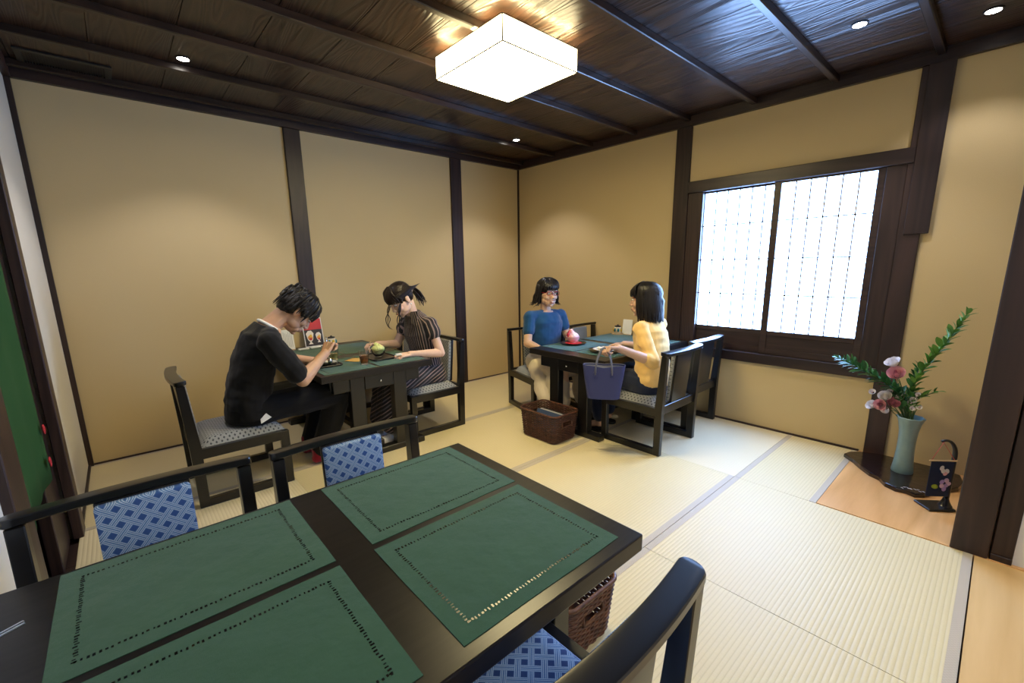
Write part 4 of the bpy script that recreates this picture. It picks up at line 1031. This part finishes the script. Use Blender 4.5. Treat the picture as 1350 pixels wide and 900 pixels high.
def mans_meal():
    t = thing('tray', 'dark serving tray under the plates of the man in black', 'tray', (-2.585, -.80, ZT+.003))
    MB().prism(rrect(.095, .17, .03), 0, .006, .002).build('tray_base', 'dark_lacquer_red', t); MB().tube([(p[0], p[1], .008) for p in rrect(.095, .17, .03)], .0045, 6, close=True).build('tray_rim', 'black_lacquer', t, smooth=0)
    b = thing('dish', 'white dish with orange and white food in front of the man', 'dish', (-2.590, -.735, ZT+.0095))
    MB().lathe(plate_prof(.070, .016), n=36).build('plate', 'porcelain', b, smooth=50)
    for k in range(9):
        a = k*2.4; r = .014+.004*k; MB().ell((r*math.cos(a), r*math.sin(a), .017), (.015, .012, .011), u=10, v=8).build('food_piece', ('food_orange', 'rice', 'petal_pink')[k % 3], b, smooth=0)
    c = thing('shell_dish', 'small dark dish with crumpled white wrapper beside the man', 'dish', (-2.560, -.905, ZT+.0095))
    MB().lathe(plate_prof(.055, .012), n=30).build('plate', 'black_lacquer', c, smooth=50)
    for k in range(7):
        a = k*1.1; MB().ell((.025*math.cos(a), .022*math.sin(a), .016+.004*(k % 2)), (.022, .009, .011), Matrix.Rotation(a*1.7, 3, 'Z') @ Matrix.Rotation(.4*k, 3, 'X'), u=10, v=8).build('wrapper_fold', ('paper_white', 'food_green', 'paper_white')[k % 3], c, smooth=0)
mans_meal()
def shaved_ice(x, y, tray_mat, saucer_mat, ice, label_t, label_b, bowl, green):
    t = thing('tray', label_t, 'tray', (x, y, ZT+.003))
    if green: MB().prism(rrect(.09, .13, .02), 0, .006, .002).build('tray_base', tray_mat, t); MB().tube([(p[0], p[1], .008) for p in rrect(.09, .13, .02)], .004, 6, close=True).build('tray_rim', 'black_lacquer', t, smooth=0)
    else: MB().lathe([(.085, 0), (.098, .004), (.108, .012), (.105, .013), (.092, .007), (0, .006)], n=40).build('tray_base', tray_mat, t, smooth=50)
    if not green:
        s = thing('saucer', 'red paper saucer under the pink shaved ice', 'saucer', (x-.012, y-.01, ZT+.0098)); MB().lathe([(.05, 0), (.068, .006), (.066, .007), (0, .003)], n=30).build('saucer_plate', saucer_mat, s, smooth=50)
    b = thing('shaved_ice', label_b, 'dessert', (x-(0 if green else .008), y, ZT+(.0098 if green else .0145)))
    if green: MB().lathe(bowl_prof(.052, .058), n=32).build('glass_bowl', 'glass', b, smooth=50)
    else: MB().lathe(bowl_prof(.056, .052), n=32).build('bowl', bowl, b, smooth=50)
    m = MB(); r0 = .046 if green else .051
    m.ell((0, 0, .055), (r0, r0, .030)); m.cap((0, 0, .055), (-.012, .006, .085 if green else .098), .040, .017)
    for k in range(30): a = rnd(pi); q = random.uniform(.2, 1); m.ell((r0*.8*q*math.cos(a), r0*.8*q*math.sin(a), .060+.030*(1-q)), (.009,)*3, u=8, v=6)
    remesh('ice_heap', m, ice, b, .003, 2, .5, .7, world=False, wrinkle=wr(.0022, 90, 3))
    if not green:
        m = MB(); m.cap((-.024, .012, .098), (-.040, .012, .070), .010, .016); m.cap((-.040, .010, .072), (-.050, .004, .055), .014, .008); remesh('red_syrup', m, 'syrup_red', b, .003, 3, world=False)
shaved_ice(-2.205, -.885, 'black_lacquer', None, 'ice_green', 'small dark tray under the green shaved ice', 'pale green shaved ice in a glass bowl before the striped woman', None, True)
shaved_ice(-.815, -1.530, 'black_lacquer', 'print_red', 'ice_pink', 'round black tray under the pink shaved ice', 'pink shaved ice with red syrup in a bowl by the woman in blue', 'porcelain_pink', False)
o = thing('spoon', 'spoon in the blurred right hand of the woman in stripes', 'spoon', (-2.22, -.76, .68))
q = MB(); q.tube([(.03, .02, .03), (0, -.01, .02), (-.015, -.05, .018)], [.003, .0025, .002], 6); q.build('spoon_handle', 'wood_light', o, smooth=0); MB().ell((-.016, -.062, .016), (.010, .016, .005), u=12, v=8).build('spoon_bowl', 'wood_light', o, smooth=0)
# plate of the woman in yellow
t = thing('tray', 'round black tray under the plate of the woman in yellow', 'tray', (-.905, -1.915, ZT+.003)); MB().lathe([(.095, 0), (.105, .004), (.118, .014), (.115, .015), (.10, .007), (0, .006)], n=40).build('tray_base', 'black_lacquer', t, smooth=50)
d = thing('dish', 'white dish with rice pieces by the woman in yellow', 'dish', (-.915, -1.915, ZT+.010)); MB().lathe(plate_prof(.085, .015), n=36).build('plate', 'porcelain', d, smooth=50)
for k in range(8):
    a = k*2.4; r = .012+.005*k; MB().ell((r*math.cos(a), r*math.sin(a), .018), (.017, .013, .012), u=10, v=8).build('food_piece', ('rice', 'petal_cream')[k % 2], d, smooth=0)
q = thing('menu_card', 'white upright card by the window wall behind the woman in yellow', 'menu', (-.085, -1.555, ZT))
MB().box((-.0015, -.045, 0), (.0015, .055, .140)).xf(Matrix.Rotation(math.radians(8), 4, 'Y')).build('card', 'paper_white', q); MB().box((-.02, -.04, 0), (.025, .05, .005)).build('card_foot', 'wood_light', q)
# metal clip at the left end of the front table
o = thing('metal_clip', 'small shiny forked metal clip on left end of the front table', 'clip', (-3.772, -2.788, ZT))
MB().lathe([(.010, 0), (.011, .004), (.006, .008), (.003, .016), (.003, .032)], c=(-.018, -.006, 0), n=18).build('clip_foot', 'metal_light', o, smooth=50)
for s in (-1, 1): MB().box((-.03, s*.004-.0022, .030), (.035, s*.004+.0022, .034), .001).xf(Matrix.Translation((0, .0, 0)) @ Matrix.Rotation(.25, 4, 'Z') @ Matrix.Rotation(-.12, 4, 'Y')).build('clip_prong', 'metal_light', o)

# ---------------------------------------------------------------- blue tote bag
def bag():
    o = thing('tote_bag', 'blue tote bag with grey lining hanging from the hand of the woman in yellow', 'bag', (BAG.x, BAG.y, .395), math.atan2(-.798, .587))
    def ring(mb, a, b, z, dip=0, n=40, e=.55):
        r = []
        for k in range(n):
            c, s = math.cos(2*pi*k/n), math.sin(2*pi*k/n)
            x = a*math.copysign(abs(c)**e, c); y = b*math.copysign(abs(s)**e, s)
            r.append(mb.bm.verts.new((x, y, z-dip*math.exp(-(x/.05)**2)*(1 if y < 0 else .35))))
        return r
    m = MB(); R = [ring(m, a, b, z, d) for a, b, z, d in ((.095, .042, 0, 0), (.102, .047, .004, 0), (.112, .050, .07, 0), (.125, .052, .15, .002), (.134, .050, .222, .012), (.131, .047, .222, .012), (.128, .046, .21, .012))]
    m.skin(R, caps=False); m.bm.faces.new(list(reversed(R[0]))); m.build('bag_body', 'bag_blue', o, smooth=40)
    m = MB(); R = [ring(m, a, b, z, d) for a, b, z, d in ((.1305, .0465, .2215, .012), (.122, .049, .15, .002), (.100, .043, .012, 0))]
    m.skin(R, caps=False); m.bm.faces.new(R[-1]); m.build('bag_lining', 'bag_lining', o, smooth=40)
    for y in (-.050, .050):
        pts = [(-.052, y*1.05, .165), (-.050, y*1.08, .215), (-.040, y*.8, .265), (-.020, y*.3, .318), (0, y*.16, .333), (.020, y*.3, .318), (.040, y*.8, .265), (.050, y*1.08, .215), (.052, y*1.05, .165)]
        m = MB(); lock(m, pts, .0065, 8, .8); m.bm.free()
        m = MB(); m.tube(pts, .0062, 8); h = m.build('bag_handle', 'bag_handle', o, smooth=0)
        for x in (-.052, .052): MB().box((x-.014, y*1.06-.003, .150), (x+.014, y*1.06+.003, .182), .004).build('handle_tab', 'bag_blue', h)
bag()

# ---------------------------------------------------------------- alcove: lacquer board, vase, flowers, hanging cloth stand
o = thing('display_board', 'irregular glossy dark lacquer board under the vase in the alcove', 'board', (0, 0, .0045))
poly = [(-.185, -3.285), (-.255, -3.345), (-.33, -3.395), (-.40, -3.450), (-.43, -3.500), (-.495, -3.535), (-.525, -3.585), (-.515, -3.630), (-.535, -3.665), (-.50, -3.700), (-.44, -3.725), (-.36, -3.77), (-.28, -3.815), (-.18, -3.83), (-.07, -3.81), (-.035, -3.70), (-.04, -3.55), (-.035, -3.44), (-.075, -3.345), (-.13, -3.30)]
MB().prism(poly, 0, .024, .007).build('board_slab', 'dark_lacquer_red', o)
for k in range(9):  # short pale flecks along the front of the board
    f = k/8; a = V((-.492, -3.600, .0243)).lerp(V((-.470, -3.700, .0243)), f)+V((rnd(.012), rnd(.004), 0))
    MB().tube([a, a+V((rnd(.012), -.007, .0006)), a+V((rnd(.012), -.014, 0))], [.0008, .0022, .0008], 6, flat=.4).build('pale_fleck', 'pale_fleck', o)
VX, VY, VZ = -.25, -3.575, .0285
o = thing('flower_vase', 'tall pale blue grey celadon vase with flared scalloped rim', 'vase', (VX, VY, VZ))
m = MB(); R = []
for r, z, sc in ((.049, 0, 0), (.051, .006, 0), (.046, .05, 0), (.041, .12, 0), (.040, .19, 0), (.043, .25, 0), (.051, .30, .01), (.062, .333, .05), (.059, .336, .05), (.046, .30, .01), (.037, .22, 0), (.035, .05, 0)):
    n = 48; R.append([m.bm.verts.new((r*(1+sc*math.cos(8*2*pi*k/n))*math.cos(2*pi*k/n), r*(1+sc*math.cos(8*2*pi*k/n))*math.sin(2*pi*k/n), z)) for k in range(n)])
m.skin(R); m.build('vase_body', 'celadon', o, smooth=50)
MOUTH = V((VX, VY, VZ+.30))
def leaf_mesh(name, L, w, mat):
    m = MB(); n = 5; a = []; b = []; c = []
    for i in range(n+1):
        t = i/n; ww = w*math.sin(pi*min(1, t*.93+.04))**.8; z = .10*L*math.sin(t*2.4)
        a.append(m.bm.verts.new((-ww, t*L, z+ww*.35))); b.append(m.bm.verts.new((0, t*L, z))); c.append(m.bm.verts.new((ww, t*L, z+ww*.35)))
    for i in range(n): m.bm.faces.new((a[i], b[i], b[i+1], a[i+1])); m.bm.faces.new((b[i], c[i], c[i+1], b[i+1]))
    me = bpy.data.meshes.new(name); m.bm.to_mesh(me); m.bm.free(); me.materials.append(MATS[mat]); me.shade_smooth(); return me
LEAF_A = leaf_mesh('leaf', .058, .012, 'leaf_green'); LEAF_B = leaf_mesh('leaf', .050, .009, 'leaf_dark')
def branch(label, pts, me, nleaf, t0, tw=.6, grp=None, size=1.0, dx=0):
    o = thing('leafy_branch', label, 'branch', tuple(MOUTH), 0, grp)
    P = [V((VX+dx*i/(len(pts)-1), y, z)) for i, (y, z) in enumerate(pts)]; P[0] = MOUTH+V((rnd(.012), rnd(.012), -.06))
    m = MB(); lock(m, P, .0035, 6, 1); m.build('stem', 'stem_green', o, world=True, smooth=0)
    seg = [0]
    for a, b in zip(P, P[1:]): seg.append(seg[-1]+(b-a).length)
    for k in range(nleaf):
        t = t0+(1-t0)*(k+.5)/nleaf; s = t*seg[-1]; i = max(j for j in range(len(P)-1) if seg[j] <= s+1e-9)
        p = P[i].lerp(P[i+1], (s-seg[i])/max(1e-6, seg[i+1]-seg[i])); d = (P[i+1]-P[i]).normalized()
        ang = k*2.4+rnd(.4); x, y = basis(d); side = x*math.cos(ang)+y*math.sin(ang)
        ld = (d*(.75+rnd(.15))+side*tw+V((0, 0, .12))).normalized(); lx = ld.cross(V((rnd(.4), rnd(.4), 1))).normalized(); lz = lx.cross(ld)
        l = bpy.data.objects.new('leaf', me); COL.objects.link(l); l.parent = o; sc = size*(.8+random.random()*.45)*(1-.35*max(0, t-.75)/.25)
        l.matrix_local = Matrix.Translation(p-MOUTH) @ Matrix((lx, ld, lz)).transposed().to_4x4() @ Matrix.Scale(sc, 4)
GB = 'green branches in the alcove vase'
branch('long light green leafy branch sweeping up to the upper right in the vase', [(-3.56, .35), (-3.558, .48), (-3.575, .60), (-3.622, .715), (-3.674, .84), (-3.725, .98)], LEAF_A, 74, .16, .80, GB, 1.05, -.05)
branch('dark green branch reaching out to the left in front of the window post', [(-3.55, .35), (-3.50, .50), (-3.425, .555), (-3.30, .622), (-3.205, .668)], LEAF_B, 90, .26, 1.05, GB, 1.25, -.06)
branch('short green sprig low on the right side of the vase', [(-3.57, .35), (-3.575, .46), (-3.62, .505), (-3.665, .54)], LEAF_A, 16, .45, .5, GB, .85, -.03)
branch('short dark upright sprig in the middle of the vase', [(-3.56, .35), (-3.55, .48), (-3.56, .58), (-3.565, .66)], LEAF_B, 42, .25, .8, GB, 1.0, .04)
branch('short dark sprig leaning left behind the roses', [(-3.55, .35), (-3.50, .45), (-3.46, .52), (-3.43, .55)], LEAF_B, 36, .4, 1.0, GB, 1.0, .03)
def bloom(name, label, c, r, mats, layers, tilt, grp, n0=4):
    c = V(c); o = thing(name, label, 'flower', tuple(c), 0, grp)
    st = MB(); lock(st, [MOUTH+V((rnd(.02), rnd(.02), -.05)), MOUTH.lerp(c, .5)+V((0, 0, .02)), c+V((0, 0, -r*.3))], .0022, 6, 1); st.build('stem', 'stem_green', o, world=True, smooth=0)
    R = V((0, 0, 1)).rotation_difference(V(tilt).normalized()).to_matrix().to_4x4()
    for li in range(layers):
        f = li/max(1, layers-1); m = MB(); k = n0+li
        for j in range(k):
            a0 = 2*pi*j/k+li*.7; rr = r*(.28+.72*f); op = .16+.50*f          # how far the petal opens
            g = []
            for u in range(5):
                s = u/4; row = []
                for v in range(5):
                    w = (v/4-.5)*1.25*(2*pi/k)*(.55+.6*math.sin(pi*(.15+.7*s)))
                    rad = rr*(.25+.75*math.sin(s*pi*.5*op+.12)) ; z = r*(1.15-.25*f)*s*math.cos(s*op*.75)+r*.05*math.sin(w*9)*s
                    row.append(m.bm.verts.new((rad*math.cos(a0+w), rad*math.sin(a0+w), z-r*.45)))
                g.append(row)
            for u in range(4):
                for v in range(4): m.bm.faces.new((g[u][v], g[u][v+1], g[u+1][v+1], g[u+1][v]))
        m.xf(R); m.build('petals', mats[min(li, len(mats)-1)], o, smooth=80)
GR = 'roses in the alcove vase'
bloom('lisianthus', 'large pink bloom facing us at top of the bouquet', (-.30, -3.487, .612), .046, ('petal_deep', 'petal_pink', 'petal_pink', 'petal_pink'), 5, (-.7, .1, .6), GR)
bloom('lisianthus', 'white bloom just above the large pink one', (-.275, -3.462, .668), .042, ('petal_white', 'petal_white', 'petal_white'), 5, (-.45, .4, .8), GR)
bloom('lisianthus', 'round white bud at far left of the bouquet', (-.30, -3.400, .405), .032, ('petal_white', 'petal_white'), 4, (-.6, .5, .5), GR)
bloom('lisianthus', 'deep pink bloom beside the white bud', (-.31, -3.440, .420), .034, ('petal_deep', 'petal_deep', 'petal_pink'), 5, (-.9, .2, .2), GR)
bloom('lisianthus', 'cream bloom above the deep pink one', (-.29, -3.452, .468), .036, ('petal_cream', 'petal_cream', 'petal_white'), 5, (-.7, .1, .7), GR)
bloom('lisianthus', 'dark pink bloom right of the cream one', (-.29, -3.492, .437), .034, ('petal_deep', 'petal_deep'), 4, (-.6, -.3, .6), GR)
bloom('lisianthus', 'pale pink half open bloom below the deep pink one', (-.295, -3.462, .395), .026, ('petal_pink', 'petal_white'), 2, (-.8, .2, -.2), GR)
GS = 'small lilac pink spray flowers in the vase'
for (y, z, r), lab in zip(((-3.518, .472, .024), (-3.572, .468, .019), (-3.565, .446, .021), (-3.590, .480, .017), (-3.603, .432, .016), (-3.575, .420, .014), (-3.390, .478, .019), (-3.470, .500, .017), (-3.590, .505, .014)),
        ('largest small pink flower, centre of the spray', 'small pink flower right of the largest one', 'small mauve flower low in the middle of the spray', 'small pink flower higher on the right of the spray', 'small pink flower hanging lowest on the right by the rim', 'tiny pink flower just above the vase rim on the right', 'small pink flower at far left under the dark leaves', 'small white pink flower under the large pink bloom', 'tiny pink flower at upper right of the spray')):
    bloom('spray_flower', lab, (-.275+rnd(.02), y, z), r, ('petal_mauve', 'petal_white'), 2, (-.7, rnd(.4), .5), GS, 5)
# stand with a hanging cloth
def stand():
    o = thing('hanging_cloth_stand', 'small black arched stand with navy flower cloth hanging from it', 'ornament', (-.578, -3.745, .0045), math.atan2(-.091, .086))
    # local x: along the cloth (towards the post), local y: away from the room
    MB().box((-.063, -.050, 0), (.063, .050, .011), .003).build('stand_base', 'black_lacquer', o)
    m = MB(); pts = [(.050, 0, .008), (.050, 0, .10), (.050, 0, .28)]+[(.050-.052*(1-math.cos(a)), 0, .28+.080*math.sin(a)) for a in [pi*k/16 for k in range(1, 11)]]
    m.tube(pts, [.012]*3+[.012-.0006*k for k in range(10)], 10, flat=.8); m.build('arched_post', 'black_lacquer', o, smooth=0)
    MB().lathe([(.030, .010), (.024, .018), (.016, .035), (.012, .05)], c=(.048, 0, 0), n=20).build('post_foot', 'black_lacquer', o, smooth=50)
    top = V(pts[-1]); z = .262; x0, x1 = -.072, .034; y = -.022
    MB().tube([(x0-.010, y, z), (x1+.010, y, z)], .0042, 8).build('hanging_rod', 'bamboo', o, smooth=40)
    MB().tube([(x0, y, z+.003), (top.x, top.y-.01, top.z), (x1, y, z+.003)], .0014, 6).build('red_cord', 'cord_red', o)
    c = MB().box((x0, y-.0012, .070), (x1, y+.0012, z), 0).build('navy_cloth', 'navy_cloth', o)
    def pet(x, zz, rx, rz, an, mat): MB().ell((0, 0, 0), (rx, .003, rz), u=12, v=8).xf(Matrix.Translation((x, y-.003, zz)) @ Matrix.Rotation(an, 4, 'Y')).build('flower_motif', mat, c, smooth=0)
    for x, zz, an, mt in ((-.008, .150, .5, 'petal_lilac'), (.012, .158, -.6, 'petal_mauve'), (-.006, .128, -.5, 'petal_mauve'), (.014, .132, .7, 'petal_lilac'), (.006, .112, 0, 'petal_lilac'), (.022, .140, 1.2, 'petal_mauve')): pet(x, zz, .011, .013, an, mt)
    pet(-.038, .124, .017, .012, .35, 'leaf_lime')
    for x, zz, an, mt in ((-.020, .224, .3, 'petal_white'), (-.012, .208, -.3, 'petal_white'), (.000, .196, .5, 'petal_pink'), (.006, .208, -.4, 'petal_white')): pet(x, zz, .010, .013, an, mt)
stand()
